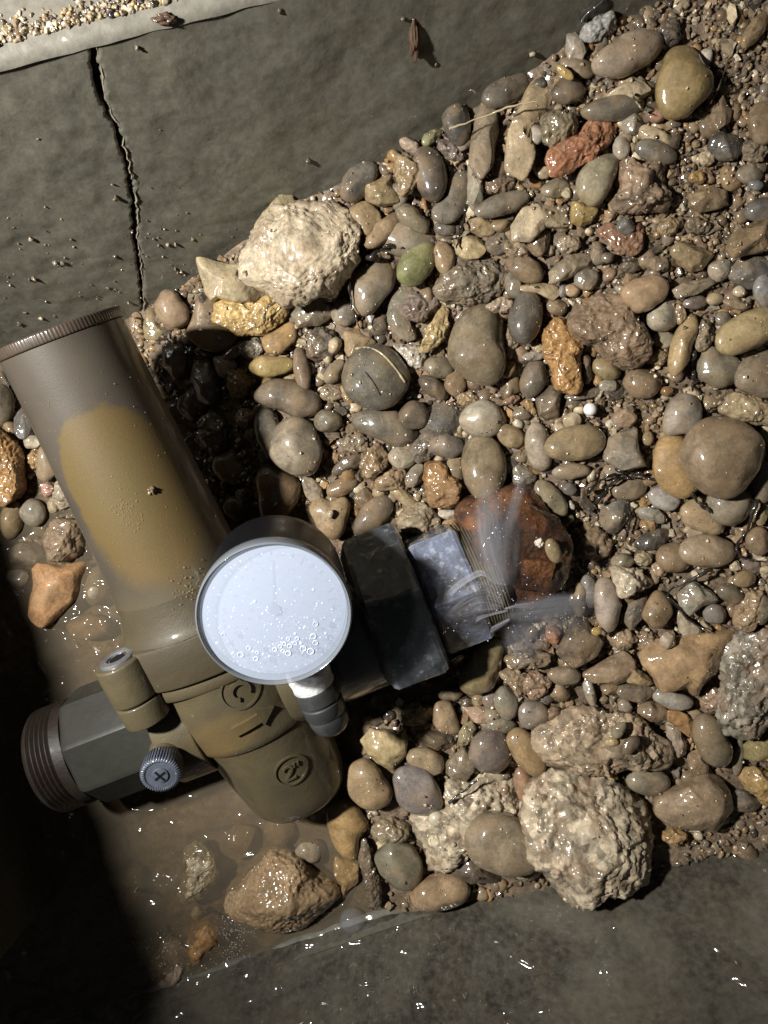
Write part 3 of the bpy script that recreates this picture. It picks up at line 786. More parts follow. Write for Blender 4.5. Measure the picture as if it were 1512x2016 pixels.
('a','mauve',[(1313,1430),(1329,1430),(1355,1460),(1350,1486),(1334,1491),(1318,1465)],6,'pale mauve stone left of the dark olive oblong pebble'),
('a','brown',(1287,1404,29,21,10),6,'brown flat stone below left of the whitish grey pebble'),
('a','brown6',[(1144,1330),(1226,1282),(1252,1303),(1260,1327),(1218,1351),(1170,1345)],8,'gritty brown block left of the big flat tan slab'),
('a','lgrey',(1162,1362,30,11,75),8,'thin pale grey shell-like stone above the brown conglomerate ledge'),
('a','ochrebr',[(1228,1314),(1260,1319),(1295,1346),(1271,1351),(1236,1346)],12,'ochre brown wedge against the left corner of the big flat tan slab'),
('a','greybrown',(1255,1366,40,17,8),4,'flat grey brown stone below the ochre brown wedge'),
('a','tanbrown',(1205,1356,20,13,0),6,'small tan stone right of the thin shell-like stone'),
('p','pinkgrey',(1231,1393,13,16,-20),10,'small pinkish grey pebble above the brown conglomerate ledge'),
('c','conctan',[(1056,1447),(1066,1429),(1093,1423),(1146,1397),(1191,1404),(1231,1412),(1265,1423),(1297,1452),(1325,1491),(1313,1507),(1287,1518),(1244,1510),(1191,1520),(1138,1526),(1085,1512),(1060,1488)],22,'brown and white conglomerate ledge with pebbles stuck in it'),
('p','blackbr',(1242,1467,19,13,-50),62,'dark brown pebble stuck on the brown conglomerate ledge'),
('p','greengrey',(1218,1438,18,10,-55),60,'grey green pebble stuck on the brown conglomerate ledge'),
('a','yelcream',(1205,1462,12,9,0),60,'small cream yellow chip on the brown conglomerate ledge'),
('c','concwhite',[(1047,1553),(1080,1525),(1130,1528),(1180,1532),(1225,1552),(1262,1585),(1285,1620),(1278,1655),(1282,1690),(1270,1722),(1215,1735),(1170,1745),(1155,1775),(1130,1772),(1095,1745),(1080,1710),(1062,1690),(1055,1655),(1040,1630)],26,'biggest cream white conglomerate rock at the bottom wall'),
('c','concwhite',[(873,1594),(881,1541),(915,1541),(947,1522),(1005,1530),(1021,1573),(1021,1610),(985,1660),(925,1690),(880,1716),(848,1724),(840,1679),(813,1647),(815,1610),(845,1595)],4,'cream white crumbly rock underneath the large tan grey oval pebble'),
('p','tangrey2',(990,1662,72,55,22),34,'large smooth tan grey oval pebble lying on the white crumbly rock'),
('r','greytan',(1043,1720,26,14,-10),4,'gritty stone under the large tan grey oval pebble'),
('p','pinktan3',(866,1756,58,33,-15),10,'pinkish tan oblong pebble at the bottom wall'),
('a','dark',[(885,1698),(914,1679),(945,1700),(996,1740),(972,1745),(919,1737),(890,1724)],10,'dark shard between the large oval pebble and the bottom wall'),
('p','greyolive3',[(734,1682),(773,1657),(810,1666),(829,1695),(832,1729),(810,1750),(779,1743),(747,1713)],14,'smooth grey olive oval pebble left of the white crumbly rock'),
('r','greytan4',(771,1637,38,21,5),8,'gritty oblong pebble above the grey olive oval pebble'),
('p','tan4',[(685,1509),(717,1493),(746,1512),(772,1557),(764,1583),(730,1594),(696,1573),(682,1541)],14,'tan oval pebble touching the right of the valve body'),
('a','yelcream2',[(706,1462),(730,1438),(783,1446),(796,1433),(801,1451),(796,1488),(780,1509),(775,1530),(741,1509)],18,'cream yellow angular stone right of the valve body'),
('p','mauveblue',[(775,1525),(801,1507),(841,1515),(865,1549),(873,1586),(841,1605),(809,1602),(783,1570)],16,'bluish mauve mottled pebble right of the tan oval pebble'),
('p','tan5',(838,1499,37,24,20),10,'tan oval pebble above the bluish mauve pebble'),
('a','greybrown2',[(875,1509),(894,1488),(915,1472),(931,1493),(934,1520),(918,1538),(878,1528)],10,'grey brown faceted stone left of the round purple grey pebble'),
('p','purpleround',(965,1480,41,42,0),14,'round purple grey pebble below the union nut stones'),
('p','tanochre2',[(993,1451),(1016,1432),(1043,1443),(1059,1474),(1075,1498),(1072,1522),(1048,1527),(1019,1501)],16,'ochre tan oblong pebble right of the round purple grey pebble'),
('p','redbr2',(1030,1546,18,35,-10),4,'reddish brown stone below the ochre tan oblong pebble'),
('a','darkbrown2',(857,1456,40,22,10),2,'dark wet angular stone above the tan oval pebble'),
('r','creamyel',[(790,1428),(795,1390),(820,1382),(830,1392),(852,1394),(852,1420),(836,1428),(815,1430)],12,'knobbly cream yellow stone under the corner of the union nut'),
('r','creamtan',(836,1437,28,13,0),4,'crumbly cream tan stone below the knobbly cream yellow one'),
('p','pinktan4',[(857,1385),(886,1380),(897,1406),(905,1438),(897,1446),(868,1438),(854,1422)],12,'pinkish tan pebble right of the knobbly cream yellow stone'),
('r','olivecream',(918,1446,26,13,-60),8,'twisted cream olive stone above left of the round purple grey pebble'),
('a','pinkcream2',[(913,1394),(953,1392),(984,1402),(982,1418),(934,1423)],8,'pink and cream blocky stone above the round purple grey pebble'),
('p','purplegrey2',(966,1376,17,20,0),6,'dark purple grey pebble above the pink and cream blocky stone'),
('r','blackbr',(918,1384,15,10,0),2,'small dark brown stone above the pink and cream blocky stone'),
('a','tan',(942,1381,14,13,0),2,'small tan stone above the pink and cream blocky stone'),
('p','greyolive',(987,1429,30,16,0),2,'flat grey olive stone above the ochre tan oblong pebble'),
('p','greyolive2',(997,1384,33,22,80),8,'smooth grey olive pebble below the lumpy tan stone'),
('p','grey4',(1050,1407,30,28,0),6,'grey dome-shaped pebble left of the brown conglomerate ledge'),
('p','olive2',[(902,1349),(913,1312),(937,1280),(979,1257),(990,1267),(984,1318),(966,1357),(926,1370)],20,'large olive leaf-shaped pebble under the galvanised nipple'),
('p','lolivegrey',(889,1367,25,12,-10),6,'small pale olive pebble beside the lower corner of the union nut'),
('r','tangrey3',[(984,1328),(998,1318),(1024,1318),(1050,1336),(1035,1360),(1019,1370),(1008,1352)],10,'lumpy tan grey stone right of the large olive leaf-shaped pebble'),
('r','pinktan2',(1058,1349,25,26,0),8,'lumpy pinkish tan stone joined to the tan grey one'),
('r','browngrey2',(1040,1299,42,18,-5),2,'brownish gritty stone blurred by the falling spray'),
('a','darkbrown3',[(1098,1286),(1114,1254),(1135,1220),(1156,1222),(1172,1249),(1188,1265),(1177,1291),(1132,1315),(1114,1304)],14,'large dark brown three-cornered rock below the rusty elbow'),
('a','orangepink',(1090,1251,15,18,-20),8,'orange pink stone left of the dark brown three-cornered rock'),
('a','yellow',(1175,1243,10,8,0),44,'tiny golden chip on the dark brown three-cornered rock'),
('r','tan6',(1225,1257,25,19,0),6,'round tan stone right of the dark brown three-cornered rock'),
('p','greybrown',(1111,1331,32,19,0),2,'grey brown smooth stone below the dark brown three-cornered rock'),
('a','brown',(1101,1363,20,22,0),2,'brown stone left of the thin shell-like stone'),
('r','pinkbrown2',(1090,1407,15,14,0),4,'small pinkish brown stone right of the grey dome-shaped pebble'),
('a','glassdark',(1077,1373,16,11,10),4,'dark glossy bluish chip right of the lumpy pinkish tan stone'),
('r','pinkbrown',(1276,1264,25,20,0),2,'rough pinkish brown stone above the left corner of the big tan slab'),
('a','tanbrown3',[(1295,1604),(1302,1578),(1350,1549),(1400,1525),(1424,1538),(1445,1570),(1453,1599),(1437,1628),(1414,1645),(1355,1636),(1310,1618)],18,'large tan brown angular rock with ridges at the bottom right'),
('p','greyolive4',(1276,1538,42,27,8),6,'grey olive pebble between the conglomerate ledge and the tan brown angular rock'),
('a','yellow',(1202,1530,16,9,15),10,'small yellow stone between the two big conglomerates'),
('r','ochre2',(1329,1647,25,13,0),2,'ochre stone under the tan brown angular rock'),
('r','yelochre2',[(1459,1533),(1474,1509),(1512,1517),(1540,1530),(1540,1590),(1512,1588),(1470,1556)],10,'yellow ochre rough rock at the bottom right edge'),
('a','olive3',[(1469,1470),(1512,1441),(1540,1440),(1540,1510),(1469,1497)],6,'olive block at the right edge below the grey conglomerate'),
('p','grey',(1453,1490,38,10,95),4,'narrow grey stone standing between the dark olive pebble and the olive block'),
('a','darkslate2',(1469,1580,30,22,10),0,'dark slate chunk at the end of the tan brown angular rock'),
('p','ochretan2',[(644,1600),(673,1568),(705,1589),(726,1626),(706,1647),(702,1698),(676,1684),(652,1647)],12,'wet ochre pebble at the bottom of the valve body'),
('a','ochre3',[(660,1687),(705,1703),(705,1729),(686,1761),(676,1780),(670,1772),(673,1750),(652,1727)],4,'pointed ochre flake hanging below the wet ochre pebble'),
('r','darkbrown4',[(707,1653),(726,1653),(728,1687),(747,1729),(752,1780),(728,1788),(718,1729),(702,1682)],14,'dark knobbly stick-like stone left of the grey olive oval pebble'),
('r','waterrock',[(441,1762),(481,1719),(527,1669),(574,1689),(627,1725),(673,1765),(656,1785),(597,1831),(551,1841),(498,1821),(458,1795)],34,'big brown peaked rock standing out of the muddy water'),
('r','ochre4',[(370,1860),(384,1812),(416,1805),(446,1832),(446,1872),(412,1885),(376,1890)],20,'round orange ochre stone in the foaming water'),
('r','cream',(388,1798,12,12,0),26,'small pale nub on the round orange ochre stone'),
('p','olivesub',(554,1874,58,38,5),12,'olive grey rounded stone half under water below the big peaked rock'),
('r','creamsub',[(349,1759),(365,1719),(362,1676),(388,1659),(425,1689),(425,1739),(398,1765),(362,1782)],30,'pale cream rock showing through the muddy water'),
('a','brownsub',(471,1659,38,30,-30),10,'brown rock under the muddy water above the big peaked rock'),
('p','pinksub',(550,1636,30,25,0),8,'pinkish stone under water just below the valve body'),
('p','grey',(610,1676,28,22,0),12,'grey stone under water left of the wet ochre pebble'),
('r','creamtan',(256,1755,52,22,100),10,'pale crescent-shaped stone deep in the muddy water'),
('r','pinkcream',(345,1897,45,42,0),14,'pinkish pale stone in the foaming water at the bottom'),
('r','dark',(269,1930,44,25,20),20,'dark gritty stone in the bottom left beside the shadow'),
('p','redbr3',(266,1987,25,30,0),14,'dark reddish brown stone at the very bottom left'),
('a','cream',(299,1990,9,13,20),20,'small white stone at the very bottom left beside the reddish one'),
('r','orange',(-5,915,46,74,-10),10,'large orange rough rock cut off by the left edge'),
('p','dark',(2,800,24,40,0),4,'dark pebble at the left edge above the large orange rock'),
('a','slate',(48,832,20,32,0),6,'wet slate stone against the left side of the spring housing'),
('a','lgrey2',(60,870,20,14,0),8,'small pale grey chip between the orange rock and the spring housing'),
('r','ochre',(65,906,13,18,0),4,'small ochre stone right of the large orange rock'),
('p','greybrown',[(79,882),(93,871),(112,909),(120,925),(90,950),(72,934)],10,'smooth grey brown stone leaning on the left side of the spring housing'),
('r','lgrey2',[(106,953),(128,934),(152,977),(160,994),(117,1007),(106,983)],6,'rough pale stone leaning on the housing just above the water'),
('r','pink',(93,964,13,13,0),4,'small pink lump left of the rough pale stone'),
('a','greytan',(104,994,14,16,0),6,'small grey facet stone at the waterline'),
('p','tanolive',(22,1024,22,38,10),10,'tan pebble at the left edge below the large orange rock'),
('p','grey',(65,1010,24,27,0),10,'grey pebble right of the tan pebble at the left edge'),
('r','brown7',[(85,1043),(117,1024),(155,1032),(169,1089),(136,1105),(93,1100)],20,'dark craggy brown stone in the water left of the housing'),
('a','orangebr4',[(63,1122),(79,1112),(118,1116),(166,1108),(169,1127),(153,1165),(104,1220),(87,1234),(65,1217),(59,1176)],26,'orange brown angular rock in the water left of the valve'),
('p','grey',(35,1138,24,20,0),14,'grey pebble left of the orange brown angular rock in the water'),
('p','greysub',(191,1152,22,40,10),10,'smooth grey stone under water right of the orange brown angular rock'),
('r','black',(207,1105,12,14,0),24,'tiny glossy black lump at the waterline by the housing'),
('p','pinksub',(175,1234,42,25,0),6,'pinkish brown stone under water near the bolt boss'),
('a','yelcream',(223,1091,7,15,-35),20,'thin cream sliver tucked under the spring housing'),
('p','greybrown',(50,1092,35,25,0),0,'grey brown stone under water above the orange brown angular rock'),
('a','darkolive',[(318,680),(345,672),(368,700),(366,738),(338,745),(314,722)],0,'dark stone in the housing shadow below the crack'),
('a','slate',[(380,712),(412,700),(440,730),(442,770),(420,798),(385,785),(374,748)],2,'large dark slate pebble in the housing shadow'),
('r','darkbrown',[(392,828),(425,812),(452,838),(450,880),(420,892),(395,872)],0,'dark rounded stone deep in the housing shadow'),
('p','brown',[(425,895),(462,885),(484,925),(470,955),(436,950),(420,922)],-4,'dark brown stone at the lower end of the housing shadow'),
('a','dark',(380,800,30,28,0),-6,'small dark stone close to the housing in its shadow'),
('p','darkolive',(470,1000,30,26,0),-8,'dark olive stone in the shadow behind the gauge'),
('p','greybrown',(1240,960,34,24,-15),-4,'grey brown stone under the black root tangle'),
('a','slate',(1215,1010,30,40,20),-2,'wet slate slab with a pale line right of the rusty elbow'),
('a','black',(1290,1062,40,18,-20),2,'black wet lump left of the spotted tan oblong pebble'),
('p','brown',(1495,1065,25,28,0),2,'brown wet stone at the right edge above the purplish grey stone'),
('p','olivegrey',(1500,1200,18,30,0),4,'olive stone at the right edge above the grey conglomerate'),
('r','brown',(1170,1075,36,34,0),0,'rust-stained gritty brown stone right of the rusty elbow'),
('r','greytan',(1120,480,22,16,0),2,'small gritty lump under the yellow ochre block'),
('r','greybrown',(1300,520,20,14,0),2,'small grey brown stone left of the dark tan shield-shaped stone'),
]
COL = {
'whiterock':(214,198,170),'creamtan4':(180,165,130),
'lgrey':(160,155,145),'silver':(165,172,175),'pinkgrey':(158,142,126),'oliveyel':(142,120,72),'yellow':(200,165,80),
'greybrown':(115,103,86),'dark':(66,62,57),'cream':(196,178,146),'dgrey':(88,84,76),'redbrown':(135,92,72),'brick':(168,98,66),
'olivegrey':(112,104,84),'orangebr':(160,112,68),'creamtan':(172,152,118),'flakegrey':(150,146,130),'black':(46,46,48),
'green':(128,130,92),'purplegrey':(108,98,96),'tan':(152,128,94),'pinkcream':(184,162,144),'slate':(76,77,78),'tanolive':(138,118,82),
'tanbrown':(136,112,82),'grey':(116,110,98),'greenp':(118,124,76),'creamyel':(190,168,122),'olivebr':(112,94,64),'blackbr':(62,52,44),
'brown':(118,97,74),'yelochre':(172,142,78),'speckle':(146,140,114),'concbrown':(138,116,96),'ochre':(168,130,74),'white':(208,200,186),
'bluegrey':(124,128,132),'pinktan':(182,148,114),'milk':(172,166,148),'greytan':(142,128,106),'olivecream':(160,148,112),
'oliveyel2':(166,146,100),'tanyel':(172,144,98),'pinkbrown':(130,106,88),'orange':(176,124,64),'olive':(120,106,72),'greengrey':(110,110,96),
'charcoal':(62,61,60),'olivebig':(102,92,72),'browngrey':(88,77,66),'pink':(176,128,116),'yelcream':(204,178,120),'veined':(74,74,68),
'greycrust':(112,106,92),'pinktan2':(158,128,104),'flatgrey':(112,109,97),'brown2':(98,80,66),'tanbrown2':(142,118,95),'golden':(204,168,98),
'tanochre':(160,124,76),'yelolive':(152,130,70),'darkbrown':(82,74,66),'tanpink':(172,146,116),'grey2':(112,106,96),'mottled':(128,120,104),
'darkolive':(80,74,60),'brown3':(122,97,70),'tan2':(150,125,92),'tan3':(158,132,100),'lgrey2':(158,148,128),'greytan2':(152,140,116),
'darkgreen':(86,84,76),'charcoal2':(58,56,53),'slate2':(84,86,88),'orangebr2':(158,112,66),'tangrey':(134,118,93),'pinkgrey2':(150,137,120),
'tanolive2':(150,130,94),'greytan3':(146,134,114),'mottled2':(142,134,106),'greenlt':(142,152,98),'grey3':(134,126,113),'ochretan':(170,134,82),
'brownbig':(126,106,83),'lgrey3':(162,160,157),'creamtan2':(174,148,112),'olivegrey2':(120,114,100),'lgrey4':(148,146,138),'creamtan3':(168,148,112),
'spotted':(152,132,107),'lgrey5':(148,145,131),'slateblue':(104,106,112),'brown4':(128,104,74),'milkpink':(168,153,142),'bluegrey2':(114,112,116),
'creamwhite':(208,194,168),'darkslate':(76,75,73),'slabtan':(174,138,96),'concgrey':(150,144,132),'orangebr3':(168,117,66),'darkolive2':(98,90,72),
'brown5':(124,101,80),'mauve':(154,139,126),'brown6':(138,114,90),'ochrebr':(143,117,80),'conctan':(186,164,136),'concwhite':(222,206,178),
'tangrey2':(138,123,101),'pinktan3':(163,133,100),'greyolive3':(110,107,90),'greytan4':(128,117,94),'tan4':(149,125,92),'yelcream2':(188,167,118),
'mauveblue':(114,108,111),'tan5':(153,134,104),'greybrown2':(123,110,92),'purpleround':(98,90,90),'tanochre2':(154,125,84),'redbr2':(142,102,74),
'darkbrown2':(86,76,63),'pinktan4':(168,140,107),'pinkcream2':(188,152,127),'purplegrey2':(100,92,92),'greyolive':(116,112,96),'greyolive2':(122,119,106),
'grey4':(112,107,102),'olive2':(128,114,77),'lolivegrey':(140,132,108),'tangrey3':(152,132,107),'browngrey2':(122,107,87),'darkbrown3':(78,68,58),
'orangepink':(174,114,84),'tan6':(152,130,100),'pinkbrown2':(140,112,92),'glassdark':(50,56,64),'tanbrown3':(153,130,104),'greyolive4':(118,110,92),
'ochre2':(168,128,72),'yelochre2':(178,143,78),'olive3':(128,117,72),'darkslate2':(82,78,74),'ochretan2':(168,132,78),'ochre3':(154,121,70),
'darkbrown4':(88,80,70),'waterrock':(153,124,90),'ochre4':(170,118,58),'olivesub':(108,98,70),'creamsub':(172,162,136),'brownsub':(130,106,80),
'pinksub':(140,114,92),'redbr3':(84,58,46),'brown7':(118,98,78),'orangebr4':(176,124,78),'greysub':(108,102,88),
}
# ---------------------------------------------------------------- stones, one by one
def polar(geom, soft):
    """planform: centre in the picture and radius by angle (y up), in picture units"""
    th = np.linspace(-math.pi, math.pi, 145)[:-1]
    if isinstance(geom, tuple):
        cx, cy, a, b, rot = geom
        r = -math.radians(rot)
        c, s = np.cos(th - r), np.sin(th - r)
        return cx, cy, th, 1 / np.sqrt((c / a) ** 2 + (s / b) ** 2)
    p = np.array(geom, float)
    x, y = p[:, 0], p[:, 1]; x1, y1 = np.roll(x, -1), np.roll(y, -1)
    cr = x * y1 - x1 * y; A = cr.sum() / 2
    cx = ((x + x1) * cr).sum() / (6 * A); cy = ((y + y1) * cr).sum() / (6 * A)
    px, py = x - cx, -(y - cy)
    R = np.full(len(th), 1.0)
    for i, t in enumerate(th):
        d = np.array([math.cos(t), math.sin(t)]); best = 0
        for k in range(len(px)):
            a = np.array([px[k], py[k]]); b = np.array([px[(k + 1) % len(px)], py[(k + 1) % len(px)]])
            e = b - a; den = d[0] * e[1] - d[1] * e[0]
            if abs(den) < 1e-9: continue
            tt = (a[0] * e[1] - a[1] * e[0]) / den; u = (a[0] * d[1] - a[1] * d[0]) / den
            if tt > 0 and -1e-6 <= u <= 1 + 1e-6: best = max(best, tt)
        R[i] = best if best else 1
    n = soft
    if n:
        k = np.exp(-0.5 * (np.arange(-3 * n, 3 * n + 1) / n) ** 2); k /= k.sum()
        R = np.convolve(np.r_[R[-3 * n:], R, R[:3 * n]], k, 'valid')
    return cx, cy, th, R

def stone_mesh(kind, th, R, seed, k):
    r = np.random.default_rng(seed)
    off = seed * 7.13 % 97
    rm = R.mean() * k; rmin = R.min() * k; rmax = R.max() * k
    lev = 3 if rmax < 15 else 4
    if kind in 'rcw': lev = 4 if rmax < 18 else 5
    if kind in 'rcw' and rmax > 62: lev = 6
    if kind == 'p' and rmax > 62 or kind == 'a' and rmax > 22: lev = 5
    d, F = ICO[lev]
    ex = {'p': 0.92, 'a': 0.6, 'r': 0.72, 'c': 0.5, 'w': 0.45}[kind]
    hz = {'p': 0.66, 'a': 0.66, 'r': 0.8, 'c': 0.6, 'w': 0.52}[kind] * min(rm, rmin * 1.35) * r.uniform(0.9, 1.12)
    t = np.arctan2(d[:, 1], d[:, 0])
    Rt = np.interp(t, np.r_[th, math.pi], np.r_[R, R[0]]) * k
    c = np.clip(np.hypot(d[:, 0], d[:, 1]), 1e-6, 1)
    rho = c ** ex; zz = np.sign(d[:, 2]) * np.abs(d[:, 2]) ** ex
    q = np.c_[np.cos(t) * rho, np.sin(t) * rho, zz]            # normalised body
    if kind in 'arcwp':
        for _ in range({'a': 11, 'r': 8, 'c': 9, 'w': 10, 'p': 3 if rm > 32 else 6}[kind]):                # broken faces
            t_ = r.uniform(0, 6.283); nz_ = r.uniform(0.35, 0.97); nh = math.sqrt(1 - nz_ * nz_)
            n = np.array([nh * math.cos(t_), nh * math.sin(t_), nz_])
            lim = r.uniform(0.5, 0.80) if kind != 'p' else r.uniform(0.72, 0.95) if rm > 32 else r.uniform(0.6, 0.9)
            dd = q @ n - lim
            q -= np.outer(np.clip(dd, 0, None) * {'a': 1.0, 'r': 0.85, 'c': 0.9, 'w': 0.95, 'p': 0.6}[kind], n) * np.array([0.55, 0.55, 1.0])
    P = np.c_[q[:, 0] * Rt, q[:, 1] * Rt, q[:, 2] * hz]
    nrm = np.c_[d[:, 0] / max(rm, 1), d[:, 1] / max(rm, 1), d[:, 2] / max(hz, 1)]
    nrm /= np.linalg.norm(nrm, axis=1)[:, None]
    if kind == 'p':
        h = noise(P / (rm * 1.0), off) * 0.13 * hz + noise(P / (rm * 0.4), off + 5) * 0.03 * hz + noise(P / 9.0, off + 2) * 0.35
    elif kind == 'a':
        h = noise(P / (rm * 0.8), off) * 0.10 * hz + noise(P / 11.0, off + 5) * 1.1 + noise(P / 4.5, off + 9) * 0.4
    elif kind == 'r':
        h = noise(P / (rm * 0.7), off) * 0.2 * hz + (0.28 - np.abs(noise(P / 17.0, off + 5))) * 6.5 + (0.25 - np.abs(noise(P / 8.0, off + 9))) * 4.0 + noise(P / 4.0, off + 2) * 1.1
    elif kind == 'w':
        h = noise(P / (rm * 0.6), off) * 0.16 * hz + noise(P / 34.0, off + 6) * 10 + (0.5 - cells(P / 11.0, off)) * 6.5 + (0.25 - np.abs(noise(P / 6.0, off + 9))) * 4.0 + noise(P / 3.0, off + 2) * 1.2
    else:
        h = noise(P / (rm * 0.6), off) * 0.2 * hz + (0.25 - np.abs(noise(P / 26.0, off + 3))) * 10 + (0.5 - cells(P / 13.0, off)) * 9.0 + (0.5 - cells(P / 6.5, off + 4)) * 6.0 + noise(P / 3.0, off + 9) * 1.6
    sc_ = min(1.0, rm / 22.0)
    P = P + nrm * (h * (sc_ if kind != 'p' else 1))[:, None]
    return P, F, hz

NAMES = {}
def muddy(c):
    m = (112, 98, 78)
    return lin([(v * 0.6 + w * 0.4) * 0.95 for v, w in zip(c, m)])
def build_stones():
    for i, (kind, cname, geom, lift, label) in enumerate(STONES):
        cx, cy, th, R = polar(geom, {'p': 4, 'a': 1, 'r': 2, 'c': 2, 'w': 1}[kind])
        z0 = zg(cx, cy)
        k = (D - z0) / D * 1.05
        P, F, hz = stone_mesh(kind, th, R, i + 11, k)
        z = z0 + 0.22 * hz + lift + 5
        size = R.mean()
        name = 'pebble' if kind == 'p' else ('rock' if size > 42 else 'stone')
        if kind == 'c': name = 'conglomerate_rock'
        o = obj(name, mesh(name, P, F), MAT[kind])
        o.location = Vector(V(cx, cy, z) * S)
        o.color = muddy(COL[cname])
        tag(o, label, {'pebble': 'pebble', 'rock': 'rock', 'stone': 'stone', 'conglomerate_rock': 'rock'}[name],
            {'pebble': 'pebbles of the gravel bed', 'rock': 'broken rocks among the gravel', 'stone': 'broken stones of the gravel bed', 'conglomerate_rock': 'conglomerate rocks among the gravel'}[name])
        NAMES[label] = o
build_stones()

# pale vein and slit of the round dark pebble
def hug(o, pts, lift):
    """points of a line laid on the upper face of a stone"""
    me = o.data
    co = np.array([v.co[:] for v in me.vertices]) / S
    out = []
    for x, y in pts:
        d = np.hypot(co[:, 0] - x, co[:, 1] - y) - np.clip(co[:, 2], 0, None) * 0.35
        up = co[np.argsort(np.where(co[:, 2] > 0, np.hypot(co[:, 0] - x, co[:, 1] - y), 1e9))[:3]]
        out.append((x, y, up[:, 2].mean() + lift))
    return np.array(out)

vp = NAMES['round dark pebble with a pale vein and a slit across it']
k = 0.95
ln = smooth_line([((x - 740) * k, (742 - y) * k) for x, y in ((702, 690), (722, 690), (745, 700), (765, 718), (782, 738), (795, 756))], 30)
P, F = tube(hug(vp, ln, -0.9), 2.6)
obj('mineral_vein', mesh('mineral_vein', P, F), plain('pale_vein', (168, 156, 122)), vp)
ln = smooth_line([((x - 740) * k, (742 - y) * k) for x, y in ((720, 738), (732, 752), (742, 768), (750, 784))], 20)
P, F = tube(hug(vp, ln, -0.9), [0.6] + [1.8] * 18 + [0.6])
obj('slit', mesh('slit', P, F), plain('black_slit', (18, 17, 16), 0.8, coat=0), vp)

# ---------------------------------------------------------------- loose gravel between the stones: nobody could count it
def build_gravel():
    var = []
    for s in range(16):
        d, F = ICO[2]
        r = np.random.default_rng(100 + s)
        ax = r.uniform(0.55, 1.1, 3)
        P = d * ax
        if s % 4:
            for _ in range(9):
                n = r.normal(size=3); n /= np.linalg.norm(n)
                dd = P @ n - r.uniform(0.3, 0.55)
                P -= np.outer(np.clip(dd, 0, None), n)
        P *= (1 + noise(d * 1.3, s * 3.1) * 0.35)[:, None] * 1.25
        var.append(P)
    pal = [lin(c) for c in ((146,126,98),(160,142,112),(118,102,82),(110,102,90),(84,76,66),(186,168,136),(134,110,82),(150,118,78),(72,66,58),(128,116,98),(138,114,92),(196,182,156),(112,94,74),(98,86,70),(124,106,84))]
    V_, C_, SM_ = [], [], []
    spots = []
    for step, lo, hi in ((40, 12, 21), (19, 7, 13), (11, 3.2, 7)):
        for x in np.arange(-60, 1600, step):
            for y in np.arange(-80, 1860, step):
                spots.append((x + rng.uniform(-.6, .6) * step, y + rng.uniform(-.6, .6) * step, rng.uniform(lo, hi)))
    sp = np.array(spots)
    z = zg(sp[:, 0], sp[:, 1])
    W = np.array([(sp[:, 0] - 756) * (D - z) / D, (1008 - sp[:, 1]) * (D - z) / D]).T
    ok = (W @ N1 < W1[0] + W1[1] * z - 4) & (W @ N2 < W2[0] + W2[1] * z - 4)
    x, y = sp[:, 0], sp[:, 1]
    ok &= ~((x < 720) & (y > 1120) & (x > 150)) & ~((x < 640) & (y > 1000) & (x > 260)) & ~((x <= 150) & (y > 1240))
    ok &= ~((x < 640) & (y > 1500))
    # sparser where big stones lie close, denser in the crumbly top right
    fine = noise(np.c_[x / 170, y / 170, x * 0], 4.4) + (x - y) / 3000
    ok &= rng.uniform(size=len(x)) < np.clip(0.60 + fine * 0.6, 0.25, 0.97)
    ok &= z > ZW - 30
    sp, z, W = sp[ok], z[ok], W[ok]
    d, F = ICO[2]
    for i in range(len(sp)):
        s = sp[i, 2] * (D - z[i]) / D
        e = rng.uniform(0, 6.28, 3)
        M = np.array(Matrix.Rotation(e[0], 3, 'Z') @ Matrix.Rotation(e[1] * 0.2, 3, 'X') @ Matrix.Rotation(e[2], 3, 'Z'))
        vi = rng.integers(16); SM_.append(vi % 4 == 0)
        P = var[vi] @ (M * s).T
        P[:, 2] *= 0.8
        V_.append(P + (W[i, 0], W[i, 1], z[i] + rng.uniform(-0.5, 0.25) * s))
        c = np.array(pal[rng.integers(len(pal))]) * rng.uniform(0.6, 0.98); c[3] = 1
        C_.append(c)
    nv = len(d)
    P = np.concatenate(V_)
    FF = np.concatenate([F + i * nv for i in range(len(V_))])
    me = mesh('gravel', P, FF)
    at = me.color_attributes.new('tint', 'FLOAT_COLOR', 'POINT')
    at.data.foreach_set('color', np.repeat(np.array(C_, dtype=np.float32), nv, axis=0).ravel())
    sm = np.repeat(np.array(SM_), len(F)); me.polygons.foreach_set('use_smooth', sm)
    o = obj('gravel', me, MAT['g'])
    tag(o, 'fine loose gravel and grit filling the gaps between the stones', kind='stuff')
    print('gravel pieces', len(V_), 'triangles', len(FF))
build_gravel()

def grit(name, label, spots, pal, mat):
    """tiny crumbs: spots are (point, size)"""
    d, F = ICO[2]
    V_, C_ = [], []
    for p, s in spots:
        q = d * rng.uniform(0.5, 1.1, 3) * s
        q = q + d * (noise(d * 1.5, rng.uniform(0, 50)) * 0.75 * s)[:, None]
        V_.append(q + p)
        c = np.array(lin(pal[rng.integers(len(pal))])); C_.append(c)
    me = mesh(name, np.concatenate(V_), np.concatenate([F + i * len(d) for i in range(len(V_))]))
    at = me.color_attributes.new('tint', 'FLOAT_COLOR', 'POINT')
    at.data.foreach_set('color', np.repeat(np.array(C_, dtype=np.float32), len(d), axis=0).ravel())
    o = obj(name, me, mat)
    tag(o, label, kind='stuff')
